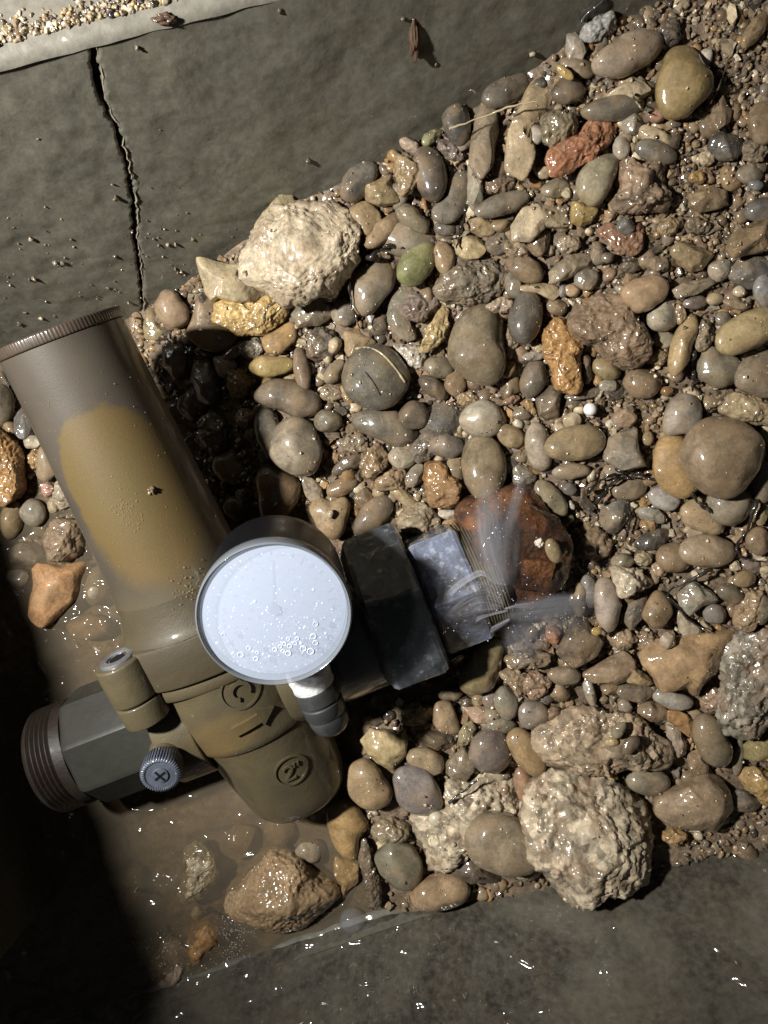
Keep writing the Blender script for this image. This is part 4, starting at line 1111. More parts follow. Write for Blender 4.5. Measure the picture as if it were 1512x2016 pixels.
# sand and crumbs on the ledge
sp = []
s0 = W1[0] + W1[1] * ZT1
for _ in range(1500):
    q = rng.uniform(-780, 60); s = s0 + 16 + abs(rng.normal()) * 34 * (1.0 if q < -430 else 0.45)
    r = rng.uniform(1.8, 6) if rng.uniform() < .8 else rng.uniform(5, 10)
    if q > -430: r *= 0.6
    sp.append(((q * T1[0] + s * N1[0], q * T1[1] + s * N1[1], ZT1 + r * 0.4), r))
grit('sand', 'coarse wet sand and crumbs strewn on the ledge of the cracked wall', sp,
     [(190,178,156),(168,152,124),(140,124,102),(202,194,176),(178,152,104),(50,48,52),(112,100,86),(160,146,122)], MAT['g'])
sp = []
for x, y, r in ((123,516,5),(108,516,6),(128,506,4),(228,388,7),(66,546,8),(58,548,5),(226,503,5),(312,482,4),(330,481,4),(345,480,4),(346,529,5),(356,534,5),(350,536,4),(212,566,4),(157,574,3),(158,582,3),(253,596,4),(49,614,5),(80,624,6),(107,620,5),(38,636,6),(90,592,4),(270,92,5),(192,498,3),(118,556,3),(606,315,6),(551,19,4),(858,124,5),(1048,103,6),(878,298,3),(793,36,4),(379,470,4),(448,500,4),(455,506,3),(460,502,4),(475,495,3),(140,470,3),(60,470,4),(180,560,3),(20,560,4),(302,470,3),(320,505,3)):
    p = wall_hit(x, y, N1, W1); sp.append((p - np.r_[N1, 0] * r * 0.3, r * 0.85))
for _ in range(170):
    x, y = rng.uniform(0, 480), rng.normal(540, 70)
    p = wall_hit(x, y, N1, W1); sp.append((p, rng.uniform(0.8, 2.2)))
grit('crumbs', 'small crumbs of grit stuck to the face of the cracked wall', sp, [(120,108,90),(86,78,66),(150,138,116),(92,86,76)], MAT['g'])

# crumbs and silt grains lying on the stones
def crumbs_on_stones():
    bpy.context.view_layer.update()
    dg = bpy.context.evaluated_depsgraph_get()
    sp = []
    for _ in range(4200):
        x, y = rng.uniform(380, 1530), rng.uniform(-10, 1740)
        if noise(np.array([[x / 120, y / 120, 3.3]]))[0] + rng.uniform(-0.35, 0.35) < 0.02: continue
        p = V(x, y, zg(x, y))
        hit, loc, nrm, _i, ob, _m = sc.ray_cast(dg, Vector((p[0], p[1], 700)) * S, Vector((0, 0, -1)))
        if hit and nrm.z > 0.55 and ob.name.split('.')[0] in ('pebble', 'stone', 'rock', 'conglomerate_rock', 'gravel'):
            r = rng.uniform(0.8, 1.9) if rng.uniform() < .88 else rng.uniform(2, 4)
            sp.append((np.array(loc) / S + (0, 0, r * 0.2), r))
    grit('crumbs', 'crumbs and grains of silt scattered over the wet stones', sp, [(176,156,124),(150,130,102),(196,178,148),(120,102,82),(210,196,170),(98,84,68)], MAT['g'])
crumbs_on_stones()
# ---------------------------------------------------------------- pressure reducing valve, in its own frame: u along the flow, v up the spring housing, w towards the viewer
C0 = V(470, 1370, 80)
AX = V(112, 645, 300) - C0; AX /= np.linalg.norm(AX)
FX = np.array([AX[1], -AX[0], 0]); FX /= np.linalg.norm(FX)
WX = np.cross(FX, AX)
FRAME = Matrix(((FX[0], AX[0], WX[0], C0[0] * S), (FX[1], AX[1], WX[1], C0[1] * S), (FX[2], AX[2], WX[2], C0[2] * S), (0, 0, 0, 1)))
def frame_at(u, v, w):
    p = C0 + FX * u + AX * v + WX * w
    m = FRAME.copy(); m.translation = Vector(p * S); return m

def lathe(prof, axis='v', seg=72, cap=True, off=None, shape=None):
    """profile (radius, height) turned round the v, u or w axis"""
    pr = np.array(prof, float); an = np.linspace(0, 2 * math.pi, seg, endpoint=False)
    c, s = np.cos(an), np.sin(an)
    k = np.ones(seg) if shape is None else shape(an)
    R = np.zeros((len(pr), seg, 3))
    A = pr[:, :1] * c * k; B = pr[:, :1] * s * k; H = np.repeat(pr[:, 1:2], seg, 1)
    o = {'v': (A, H, B), 'u': (H, A, B), 'w': (A, B, H)}[axis]
    for j in range(3): R[:, :, j] = o[j]
    if off is not None: R += np.asarray(off, float)
    F = [tuple(q) for q in grid_faces(len(pr), seg, True)]
    if cap:
        F += [tuple(range(seg))[::-1], tuple((len(pr) - 1) * seg + j for j in range(seg))]
    return R.reshape(-1, 3), F

def fix(me):
    bm = bmesh.new(); bm.from_mesh(me); bmesh.ops.recalc_face_normals(bm, faces=bm.faces); bm.to_mesh(me); bm.free()
    return me

def sharp(me, deg=35):
    me.polygons.foreach_set('use_smooth', [True] * len(me.polygons))
    bm = bmesh.new(); bm.from_mesh(me)
    for e in bm.edges:
        if len(e.link_faces) == 2 and e.calc_face_angle(0) > math.radians(deg): e.smooth = False
    bm.to_mesh(me); bm.free()
    return me

def part(name, PF, material, parent, deg=35, label=None):
    o = obj(name, sharp(fix(mesh(name, PF[0], PF[1])), deg), material, parent)
    if label: o['label'] = label
    return o

def rounded(r0, v0, r1, v1, rad=4, n=4):
    """turned cylinder from (r0,v0) to (r1,v1) with rounded rims"""
    out = [(0.01, v0)]
    for i in range(n + 1):
        t = math.pi / 2 * i / n
        out.append((r0 - rad + rad * math.sin(t), v0 + rad * (1 - math.cos(t)) * np.sign(v1 - v0)))
    for i in range(n + 1):
        t = math.pi / 2 * i / n
        out.append((r1 - rad + rad * math.cos(t), v1 - rad * (1 - math.sin(t)) * np.sign(v1 - v0)))
    out.append((0.01, v1))
    return out

def hexshape(sides=6, turn=0.0, blunt=0.03):
    def f(an):
        a = (an - turn) % (2 * math.pi / sides) - math.pi / sides
        k = math.cos(math.pi / sides) / np.cos(a)
        return np.minimum(k, 1 - blunt)
    return f

def brass_paint():
    nt = NT('olive_brown_painted_casting')
    vec = nt.coord()
    n0 = nt.noise(vec, 25, 5, 0.6, 0.4); n1 = nt.noise(vec, 160, 5, 0.6); n2 = nt.noise(vec, 1400, 3, 0.6)
    c = nt.mix(nt.rng(n0, 0.35, 0.65, 0, 1), lin((84, 75, 53)), lin((64, 57, 43)))
    c = nt.mix(nt.rng(n1, 0.45, 0.7, 0, 0.5), c, lin((68, 60, 47)))
    sx = nt.n('ShaderNodeSeparateXYZ'); nt.put(sx.inputs[0], vec)
    # rusty silt lying in the hollow beside the arrow
    def blob(u, v, ru, rv, edge, col_, c, amt):
        a = nt.math('DIVIDE', nt.math('SUBTRACT', sx.outputs[0], u * S), ru * S)
        b = nt.math('DIVIDE', nt.math('SUBTRACT', sx.outputs[1], v * S), rv * S)
        d = nt.math('SQRT', nt.math('ADD', nt.math('MULTIPLY', a, a), nt.math('MULTIPLY', b, b)))
        d = nt.math('ADD', d, nt.math('MULTIPLY', nt.math('SUBTRACT', n1, 0.5), 0.35))
        d = nt.math('ADD', d, nt.math('MULTIPLY', nt.math('SUBTRACT', n2, 0.5), 0.16))
        m = nt.rng(d, 1 - edge, 1 + edge, amt, 0.0, True)
        return nt.mix(m, c, col_)
    c = blob(-10, 5, 60, 34, 0.35, lin((92, 76, 48)), c, 0.8)
    c = blob(-40, -25, 30, 22, 0.4, lin((98, 80, 50)), c, 0.7)
    b = nt.bump(n2, 0.45, 0.0002); b = nt.bump(n1, 0.4, 0.0006, b)
    nt.set(Base_Color=c)
    nt.p.inputs['Specular IOR Level'].default_value = 0.3
    wet(nt, b, nt.bump(nt.noise(vec, 140, 1, 0.5), 0.8, 0.0004), 0.55, 0.6, 0.11)
    return nt.m
def housing_paint():
    nt = NT('brown_plastic_with_silt')
    vec = nt.coord()
    n0 = nt.noise(vec, 30, 5, 0.6, 0.4); n1 = nt.noise(vec, 220, 5, 0.62); n2 = nt.noise(vec, 1600, 3, 0.6)
    sx = nt.n('ShaderNodeSeparateXYZ'); nt.put(sx.inputs[0], vec)
    c = nt.mix(nt.rng(n0, 0.35, 0.65, 0, 1), lin((70, 63, 54)), lin((60, 54, 46)))
    a = nt.math('DIVIDE', nt.math('SUBTRACT', sx.outputs[0], 12 * S), 86 * S)
    b = nt.math('DIVIDE', nt.math('SUBTRACT', sx.outputs[1], 425 * S), 160 * S)
    def P4(x): return nt.math('POWER', nt.math('ABSOLUTE', x), 2.3)
    d = nt.math('ADD', P4(a), P4(b))
    d = nt.math('ADD', d, nt.math('MULTIPLY', nt.math('SUBTRACT', n1, 0.5), 0.30))
    d = nt.math('ADD', d, nt.math('MULTIPLY', nt.math('SUBTRACT', n0, 0.5), 1.1))
    d = nt.math('ADD', d, nt.math('MULTIPLY', nt.math('SUBTRACT', n2, 0.5), 0.30))
    # crisp upper edge, fading out towards the valve
    hi = nt.rng(d, 0.88, 1.08, 1.0, 0.0, True)
    lo = nt.rng(d, 0.55, 1.35, 1.0, 0.0, True)
    sel = nt.rng(sx.outputs[1], 360 * S, 440 * S, 0.0, 1.0, True)
    m = nt.mix(sel, lo, hi)
    silt = nt.mix(nt.rng(n0, 0.35, 0.65, 0, 1), lin((82, 69, 40)), lin((86, 68, 40)))
    silt = nt.mix(nt.rng(n2, 0.35, 0.65, 0, 0.35), silt, lin((96, 82, 52)))
    c = nt.mix(m, c, silt)
    # thin mud towards the bonnet
    c = nt.mix(nt.rng(sx.outputs[1], 330 * S, 235 * S, 0.0, 0.8, True), c, lin((82, 74, 53)))
    bb = nt.bump(n2, 0.3, 0.00015)
    nt.set(Base_Color=c)
    # film of water broken by the dull silt
    nt.p.inputs['Specular IOR Level'].default_value = 0.3
    wet(nt, bb, nt.bump(nt.noise(vec, 140, 1, 0.5), 0.6, 0.0004), 0.55, 0.35, 0.13)
    return nt.m
M_BRASS, M_HOUSE = brass_paint(), housing_paint()
M_CAP = plain('brown_knurled_plastic', (66, 56, 46), 0.45, 0, 300, 0.25, 0.6)
M_STEEL = plain('bluish_steel', (150, 152, 156), 0.35, 0.6, 500, 0.35, 0.6)
M_DARKMETAL = plain('dark_galvanised_iron', (86, 90, 95), 0.5, 0.0, 260, 0.45, 1.0, 0.0005, (46, 48, 49))
M_PLUG = plain('blue_grey_plastic', (82, 87, 98), 0.5, 0, 500, 0.3, 0.5)
M_BLACK = plain('black_recess_shade', (8, 8, 8), 0.9, coat=0)  # black solids drawn for the shade in screw sockets and plug slots
M_INLET = plain('grey_green_shaded_iron', (48, 48, 42), 0.5, 0.0, 200, 0.35, 0.3, 0.0003, (40, 39, 33), 0.25)  # iron darkened to stand for the dim penumbra over the inlet
M_RUST = plain('rust', (96, 58, 40), 0.7, 0, 200, 0.5, 0.5, 0.0006, (128, 84, 48))

valve = empty('pressure_reducing_valve', FRAME)
tag(valve, 'olive brown pressure reducing valve with a big muddy spring housing and raised flow arrow', 'valve')

# spring housing and knurled cap
hp = [(100, 693), (100.5, 640), (103, 560), (107, 460), (111, 360), (114, 290), (118, 262)]
house = part('spring_housing', lathe([(0.01, 693)] + hp + [(0.01, 262)], 'v', 120), M_HOUSE, valve)
def knurl(an): return 1 + 0.0022 * np.sign(np.sin(an * 110))
cap = part('housing_cap', lathe([(0.01, 694), (99.5, 694), (100.8, 695), (101.2, 697), (101.2, 709), (100.5, 711), (98, 712), (0.01, 712)], 'v', 720, shape=knurl), M_CAP, house, 60)

# bonnet, flaring out to the flange
def square(an):
    p = 3.6
    return (np.abs(np.cos(an)) ** p + np.abs(np.sin(an)) ** p) ** (-1 / p)
bon = [(0.01, 266), (117.5, 264), (119.5, 246), (124, 228), (129, 212), (134, 203), (140, 198)]
part('bonnet', lathe(bon + [(0.01, 196)], 'v', 120), M_BRASS, valve)
def flange_prof(v0, v1, r, e=6):
    return [(0.01, v0), (r - e, v0), (r - e * .3, v0 - e * .3), (r, v0 - e), (r, v1 + 4), (r - 2, v1), (0.01, v1)]
def flange_shape(an): return 0.5 * (square(an) + 1)
part('bonnet_flange', lathe(flange_prof(199, 120, 140), 'v', 160, shape=flange_shape), M_BRASS, valve)
part('body_flange', lathe(flange_prof(118, 92, 131), 'v', 160, shape=flange_shape), M_BRASS, valve)
for u, w in ((-123, 104), (123, 100), (-123, -104), (123, -104)):
    b = part('bolt_boss', lathe(rounded(42, 195, 42, 120.5, 5), 'v', 48, off=(u, 0, w)), M_BRASS, valve)
    part('boss_foot', lathe(rounded(41, 118, 40, 76, 3), 'v', 48, off=(u, 0, w)), M_BRASS, b)
    # socket head screw sunk in the boss
    s6 = hexshape(6, 0.3, 0)
    part('socket_screw', lathe([(0.01, 190), (31, 190), (32, 196), (31, 199), (29.5, 200), (19, 200), (17.5, 199), (17.5, 196.5), (0.01, 196.5)], 'v', 48, off=(u, 0, w)), M_STEEL, b, 30)
    part('hex_socket', lathe([(0.01, 197), (15, 197), (15, 197.6), (0.01, 197.6)], 'v', 48, off=(u, 0, w), shape=s6), M_BLACK, b)

# body: barrel along the housing axis, then the slightly narrower end cap
def body_r(v):
    return np.interp(v, [-300, -245, -238, -225, -200, -150, -60, -47, -44, -36, 20, 94], [60, 78, 88, 96, 101, 107, 117, 119, 123, 127, 130, 128])
def body_u(v): return np.interp(v, [-300, -60, 0], [34, 16, 0])
def turned(vs, rs, seg=110):
    R = []
    an = np.linspace(0, 2 * math.pi, seg, endpoint=False)
    for v, r in zip(vs, rs):
        R.append(np.c_[body_u(v) + r * np.cos(an), np.full(seg, v), r * np.sin(an)])
    R = np.array(R)
    P = R.reshape(-1, 3)
    F = [tuple(q) for q in grid_faces(len(vs), seg, True)] + [tuple(range(seg))[::-1], tuple((len(vs) - 1) * seg + j for j in range(seg))]
    return P, F
vs = [93] + list(np.linspace(91, -36, 18)) + [-41, -44, -44.5]
part('valve_body', turned(vs, [40] + [float(body_r(v)) for v in vs[1:-1]] + [80]), M_BRASS, valve)
vs = [-44, -45] + list(np.linspace(-47, -225, 16)) + [-232, -238, -243, -246, -247]
ecap = part('end_cap', turned(vs, [80, 113] + [float(body_r(v)) for v in vs[2:-2]] + [70, 40]), M_BRASS, valve)

def surf(u, v, h=0.0):
    r = body_r(v); x = np.clip(u - body_u(v), -r * .97, r * .97)
    return np.sqrt(r * r - x * x) + h
def raised(name, outline2d, h, parent, u0, v0, turn=0.0, material=None):
    """flat shapes (a mesh in a plane) laid on the body's skin and given height"""
    P2, F2 = outline2d
    c, s = math.cos(turn), math.sin(turn)
    u = u0 + P2[:, 0] * c - P2[:, 1] * s; v = v0 + P2[:, 0] * s + P2[:, 1] * c
    n = len(P2)
    P = np.r_[np.c_[u, v, surf(u, v, h)], np.c_[u, v, surf(u, v, -3)]]
    ec = {}
    for f in F2:
        for i in range(len(f)):
            e = (f[i], f[(i + 1) % len(f)]); ec[e] = 1
    F = [tuple(f) for f in F2] + [tuple(i + n for i in f[::-1]) for f in F2]
    for (a, b) in list(ec):
        if (b, a) not in ec: F.append((b, a, a + n, b + n))
    return part(name, (P, F), material or M_BRASS, parent, 40)
def ring2d(r0, r1, a0=0, a1=360, n=48):
    an = np.radians(np.linspace(a0, a1, n)); full = a1 - a0 >= 360
    P = np.r_[np.c_[np.cos(an), np.sin(an)] * r0, np.c_[np.cos(an), np.sin(an)] * r1]
    if full:
        an = an[:-1]; n -= 1
        P = np.r_[np.c_[np.cos(an), np.sin(an)] * r0, np.c_[np.cos(an), np.sin(an)] * r1]
    F = [(i, n + i, n + (i + 1) % n, (i + 1) % n) for i in range(n if full else n - 1)]
    return P, F
def strip2d(pts, wd):
    p = np.array(pts, float); t = np.gradient(p, axis=0); t /= np.linalg.norm(t, axis=1)[:, None]
    m = np.c_[-t[:, 1], t[:, 0]] * wd / 2
    n = len(p)
    return np.r_[p - m, p + m], [(i, i + 1, n + i + 1, n + i) for i in range(n - 1)]
# flow arrow
def arrow2d():
    out = [(-36, -8), (-20, -8), (-4, -8), (12, -8), (12, -17), (38, 1), (12, 19), (12, 10), (-4, 10), (-20, 10), (-36, 10), (-42, 1)]
    P = np.array(out + [(-30, 1), (-4, 1), (12, 1), (24, 1)], float)
    F = [(0, 1, 13, 12), (1, 2, 13), (2, 3, 14, 13), (4, 5, 15), (3, 4, 15, 14), (5, 6, 15), (6, 7, 14, 15), (7, 8, 13, 14), (8, 9, 13), (9, 10, 12, 13), (10, 11, 12), (11, 0, 12)]
    return P, F
raised('flow_arrow', arrow2d(), 7.0, valve, 40, 8, 0.06)
# round mark with an open ring, half hidden by the gauge
em = raised('round_emblem', ring2d(30, 34), 2.6, valve, 42, 70)
raised('emblem_ring', ring2d(11.5, 18, -40, 250), 4.6, em, 42, 70)
raised('emblem_bar', (np.array([(-3.5, 0), (3.5, 0), (3.5, 9), (-3.5, 9)], float), [(0, 1, 2, 3)]), 4.6, em, 50, 82, 0.5)
# size mark: 2"
tw = raised('size_mark_ring', ring2d(27, 30.5), 3.0, ecap, 56, -122)
two = [(-9.5, 7), (-8, 11.5), (-3.5, 14), (2, 13.5), (5.5, 10), (5, 5), (1, -1), (-5, -7), (-10, -13)]
raised('digit_two', strip2d(smooth_line(two, 26), 4.2), 3.6, tw, 52, -124, -0.12)
raised('digit_foot', strip2d([(-11, -13), (-4, -13), (3, -13), (9, -13)], 4.2), 3.5, tw, 52, -124, -0.12)
for k in (0, 7):
    raised('inch_mark', strip2d([(10 + k, 7), (10.5 + k, 11), (11 + k, 15)], 3.6), 3.6, tw, 52, -124, -0.12)

# inlet side: neck, then iron hexagon and rusty thread darkened to stand for shade
part('inlet_neck', lathe(rounded(112, -70, 112, -140, 4), 'u', 80), M_BRASS, valve)
inlet = part('inlet_hexagon', lathe([(0.01, -141), (104, -141), (109, -147), (111, -152), (111, -300), (108, -310), (102, -316), (0.01, -316)], 'u', 144, shape=hexshape(8, 0.25, 0.0), off=(14, 8, -14)), M_INLET, valve, 18)
th = [(0.01, -317), (98, -317), (99, -334)]
for k in range(5):
    th += [(99, -336 - k * 9), (94, -340 - k * 9), (99, -344 - k * 9)]
th += [(98, -384), (91, -392), (0.01, -392)]
part('inlet_thread', lathe(th, 'u', 100, off=(14, 8, -14)), plain('rusty_thread', (40, 35, 29), 0.55, 0.0, 300, 0.5, 0.25, 0.0005, (32, 23, 18)), inlet, 30)

# side port with its knurled cross-head plug
part('port_neck', lathe(rounded(30, 30, 30, 126, 3), 'w', 40, off=(-130, -4, 0)), M_BRASS, valve)
plug = part('port_plug', lathe([(0.01, 124), (31, 124), (33, 127), (33, 156), (31, 160), (27, 161), (25, 158.5), (0.01, 158.5)], 'w', 360, off=(-130, -4, 0), shape=lambda an: 1 + 0.03 * np.sign(np.sin(an * 44))), M_PLUG, valve, 50)
part('plug_face', lathe([(0.01, 158), (13, 158), (14, 160), (13, 161.5), (0.01, 162)], 'w', 40, off=(-130, -4, 0)), M_PLUG, plug)
for t in (0.35, 0.35 + math.pi / 2):
    c, s = math.cos(t), math.sin(t)
    q = np.array([(-11, -2), (11, -2), (11, 2), (-11, 2)])
    p = np.c_[-130 + q[:, 0] * c - q[:, 1] * s, -4 + q[:, 0] * s + q[:, 1] * c, np.full(4, 162.6)]
    p2 = p.copy(); p2[:, 2] = 159
    part('cross_slot', (np.r_[p, p2], [(0, 1, 2, 3), (7, 6, 5, 4), (0, 4, 5, 1), (1, 5, 6, 2), (2, 6, 7, 3), (3, 7, 4, 0)]), M_BLACK, plug)

# outlet side: neck, union nut
def worn_reflecting_metal(name, dark, mid, light, lightamt, sc_=70):
    nt = NT(name)
    vec = nt.coord()
    n0 = nt.noise(vec, sc_, 6, 0.65, 0.8); n1 = nt.noise(vec, sc_ * 4, 5, 0.65); n2 = nt.noise(vec, 1500, 3, 0.6)
    c = nt.mix(nt.rng(n0, 0.4, 0.62, 0, 1), lin(dark), lin(mid))
    c = nt.mix(nt.rng(n1, 0.54, 0.66, 0, lightamt), c, lin(light))  # scratches on the nut, painted reflections on the nipple
    c = nt.mix(nt.rng(n2, 0.4, 0.7, 0, 0.35), c, lin(dark))
    # bright worn edges
    g = nt.n('ShaderNodeNewGeometry')
    c = nt.mix(nt.rng(g.outputs['Pointiness'], 0.53, 0.60, 0, 0.6), c, lin(light))
    b = nt.bump(n1, 0.6, 0.0004)
    nt.set(Base_Color=c)
    wet(nt, b, nt.bump(nt.noise(vec, 150, 1, 0.5, 0.5), 0.9, 0.0006), 0.45, 1.0, 0.10)
    return nt.m
M_NUT = worn_reflecting_metal('worn_dark_iron', (34, 36, 37), (66, 69, 72), (128, 134, 140), 0.5)
def crust(PF, amp, sc_, off, scale=0.88):
    P, F = PF
    P = np.array(P, float) * scale
    P += (np.c_[noise(P / sc_, off), noise(P / sc_, off + 9), noise(P / sc_, off + 17)]) * amp
    P += (np.c_[noise(P / 9.0, off), noise(P / 9.0, off + 9), noise(P / 9.0, off + 17)]) * amp * 0.55
    return P, F
def fine_lathe(prof, axis, **kw):
    pr = np.array(prof, float)
    out = [pr[0]]
    for a, b in zip(pr[:-1], pr[1:]):
        n = max(1, int(np.linalg.norm(b - a) / 6))
        for i in range(1, n + 1): out.append(a + (b - a) * i / n)
    return lathe(out, axis, kw.pop('seg', 90), **kw)

part('outlet_port', lathe(rounded(112, 94, 112, 152, 5), 'u', 80, off=(0, 22, -4)), M_BRASS, valve)
part('outlet_neck', lathe(rounded(112, 150, 112, 281, 5), 'u', 80, off=(0, 34, -2)), M_DARKMETAL, valve)
part('union_nut', crust(fine_lathe([(0.01, 272), (132, 272), (156, 284), (162, 292), (162, 376), (158, 383), (142, 388), (112, 388), (112, 384), (0.01, 384)], 'u', seg=144, shape=hexshape(6, math.radians(60), 0.012), off=(0, 48, -8)), 1.0, 30, 4.0, 1.0), M_NUT, valve, 18, 'dark iron hexagonal union nut half in the shadow of the gauge')

# ---------------------------------------------------------------- pressure gauge
GU, GV, GW = 172, 226, 128         # middle of the back of the case in the valve's frame
gauge = empty('pressure_gauge', frame_at(GU, GV, GW))
tag(gauge, 'round pressure gauge with a bluish white wet dial and black case', 'gauge')
M_CASE = plain('black_gauge_case', (13, 14, 19), 0.45, 0, 300, 0.3, 0.25, 0.0001, (9, 10, 13), 0.2)
part('case', lathe([(0.01, -46), (92, -46), (102, -42), (108, -30), (110, 0), (110.5, 60), (111, 92), (110, 96), (100, 96), (0.01, 90)], 'w', 120), M_CASE, gauge)
def clear(name, c, alpha, rough, bump_s=0.0, bumpd=0.0005):
    nt = NT(name)
    vec = nt.coord()
    tr = nt.n('ShaderNodeBsdfTransparent'); tr.inputs[0].default_value = (1, 1, 1, 1)
    df = nt.n('ShaderNodeBsdfDiffuse'); df.inputs[0].default_value = lin(c)
    gl = nt.n('ShaderNodeBsdfGlossy'); gl.inputs['Roughness'].default_value = rough
    b = nt.bump(nt.noise(vec, 330, 4, 0.6), bump_s, bumpd)
    nt.put(gl.inputs['Normal'], b)
    m1 = nt.n('ShaderNodeMixShader'); m1.inputs[0].default_value = alpha; nt.put(m1.inputs[1], tr.outputs[0]); nt.put(m1.inputs[2], df.outputs[0])
    m2 = nt.n('ShaderNodeMixShader'); nt.put(m2.inputs[0], nt.fresnel(1.45, b)); nt.put(m2.inputs[1], m1.outputs[0]); nt.put(m2.inputs[2], gl.outputs[0])
    nt.put(nt.out.inputs[0], m2.outputs[0])
    return nt.m
# beads of water standing on the painted metal
def skin_beads(name, spots, rad):
    PT, FT = [], []
    d_, F_ = ICO[2]
    for u, v, r in spots:
        w = math.sqrt(max(1, rad(v) ** 2 - u * u))
        FT.append(F_ + len(PT) * len(d_)); PT.append(d_ * r * np.array([1, 1, 0.8]) + (u, v, w))
    o = obj(name, mesh(name, np.concatenate(PT), np.concatenate(FT)), clear('standing_drop', (150, 132, 96), 0.35, 0.05), valve)
    o['kind'] = 'stuff'
def hr(v): return np.interp(v, [250, 262, 360, 560, 693], [121, 118, 111, 103, 100])
sp = [(rng.normal(2, 11), rng.normal(424, 16), rng.uniform(0.8, 1.9)) for _ in range(70)] + [(rng.normal(40, 14), rng.normal(270, 12), rng.uniform(0.8, 2.2)) for _ in range(45)]
sp += [(rng.uniform(-80, 85), rng.uniform(270, 680), rng.uniform(0.6, 1.3)) for _ in range(70)]
skin_beads('water_beads', sp, hr)

M_BEZEL = clear('clear_scratched_plastic', (134, 140, 146), 0.5, 0.12, 0.3)
bez = part('bezel', lathe([(110.5, 88), (113, 92), (114, 100), (114, 119), (113, 121.5), (111.5, 122.5), (110, 121.5), (109, 119), (107.5, 112), (107, 104), (106.5, 97)], 'w', 120, cap=False), M_BEZEL, gauge)
def dial_mat():
    nt = NT('bluish_white_dial')
    vec = nt.coord()
    n0 = nt.noise(vec, 70, 5, 0.6, 0.5); n1 = nt.noise(vec, 420, 4, 0.6)
    c = nt.mix(nt.rng(n0, 0.35, 0.65, 0, 1), lin((164, 173, 189)), lin((171, 176, 188)))
    c = nt.mix(nt.rng(n1, 0.35, 0.7, 0, 0.4), c, lin((162, 173, 192)))
    nt.set(Base_Color=c, Roughness=0.5)
    return nt.m
part('dial', lathe([(0.01, 97), (106, 97), (106, 98), (0.01, 98)], 'w', 96), dial_mat(), gauge)
M_SMUDGE = plain('grey_print', (158, 167, 183), 0.6, coat=0)
M_NEEDLE = plain('faded_grey_needle', (160, 168, 184), 0.6, coat=0)
# faded needle, hub and scale ticks under the clouded lens
q = np.array([(-3, -14), (3, -14), (1.4, 78), (-1.4, 78)], float)
def plate(q, z0, z1, turn=0.0, off=(0, 0)):
    c, s = math.cos(turn), math.sin(turn)
    xy = np.c_[q[:, 0] * c - q[:, 1] * s + off[0], q[:, 0] * s + q[:, 1] * c + off[1]]
    n = len(q)
    P = np.r_[np.c_[xy, np.full(n, z1)], np.c_[xy, np.full(n, z0)]]
    F = [tuple(range(n)), tuple(range(2 * n - 1, n - 1, -1))] + [(i, i + n, (i + 1) % n + n, (i + 1) % n) for i in range(n)]
    return P, F
GT = -0.31    # the dial is read level in the picture
part('needle', plate(q, 98.1, 98.5, -0.36), M_NEEDLE, gauge)
hubm = plain('grey_hub', (153, 160, 175), 0.6, coat=0)
part('hub', lathe([(0.01, 99), (8, 99), (8, 102), (0.01, 102)], 'w', 32), hubm, gauge)
PT, FT = [], []
for i in range(27):
    t = math.radians(225 - 270 * i / 26) + 0.40
    ln = 12 if i % 5 == 0 else 6
    pp, ff = plate(np.array([(-0.7, 92 - ln), (0.7, 92 - ln), (0.7, 92), (-0.7, 92)]), 98.4, 98.8, t - math.pi / 2)
    FT += [tuple(j + len(PT) for j in f) for f in ff]; PT += pp.tolist()
tk = part('scale_ticks', (np.array(PT), FT), M_SMUDGE, gauge); tk['kind'] = 'stuff'
# clouded lens with beads of water on it
rr = np.linspace(0, 107.5, 12)
lens_prof = [(max(r, 0.01), 116 + 4.0 * (1 - (r / 107.5) ** 2)) for r in rr]
lens = part('lens', lathe(lens_prof, 'w', 96, cap=False), clear('wet_clouded_lens', (184, 194, 212), 0.55, 0.10, 0.6, 0.0014), gauge)
bub = np.random.default_rng(21)
PT, FT = [], []
M_DROP = clear('water_bead', (226, 233, 246), 0.5, 0.03)
def lens_z(x, y): return 116 + 4.0 * (1 - (x * x + y * y) / 102.5 ** 2)
def bead(x, y, r):
    global PT, FT
    seg, rings = 10, 4
    base = len(PT)
    for i in range(rings):
        t = math.pi / 2 * i / rings
        for j in range(seg):
            a = 2 * math.pi * j / seg
            PT.append((x + r * math.cos(t) * math.cos(a), y + r * math.cos(t) * math.sin(a), lens_z(x, y) - 0.3 + r * 0.4 * math.sin(t)))
    PT.append((x, y, lens_z(x, y) - 0.3 + r * 0.4))
    for i in range(rings - 1):
        for j in range(seg):
            FT.append((base + i * seg + j, base + i * seg + (j + 1) % seg, base + (i + 1) * seg + (j + 1) % seg, base + (i + 1) * seg + j))
    for j in range(seg):
        FT.append((base + (rings - 1) * seg + j, base + (rings - 1) * seg + (j + 1) % seg, len(PT) - 1))
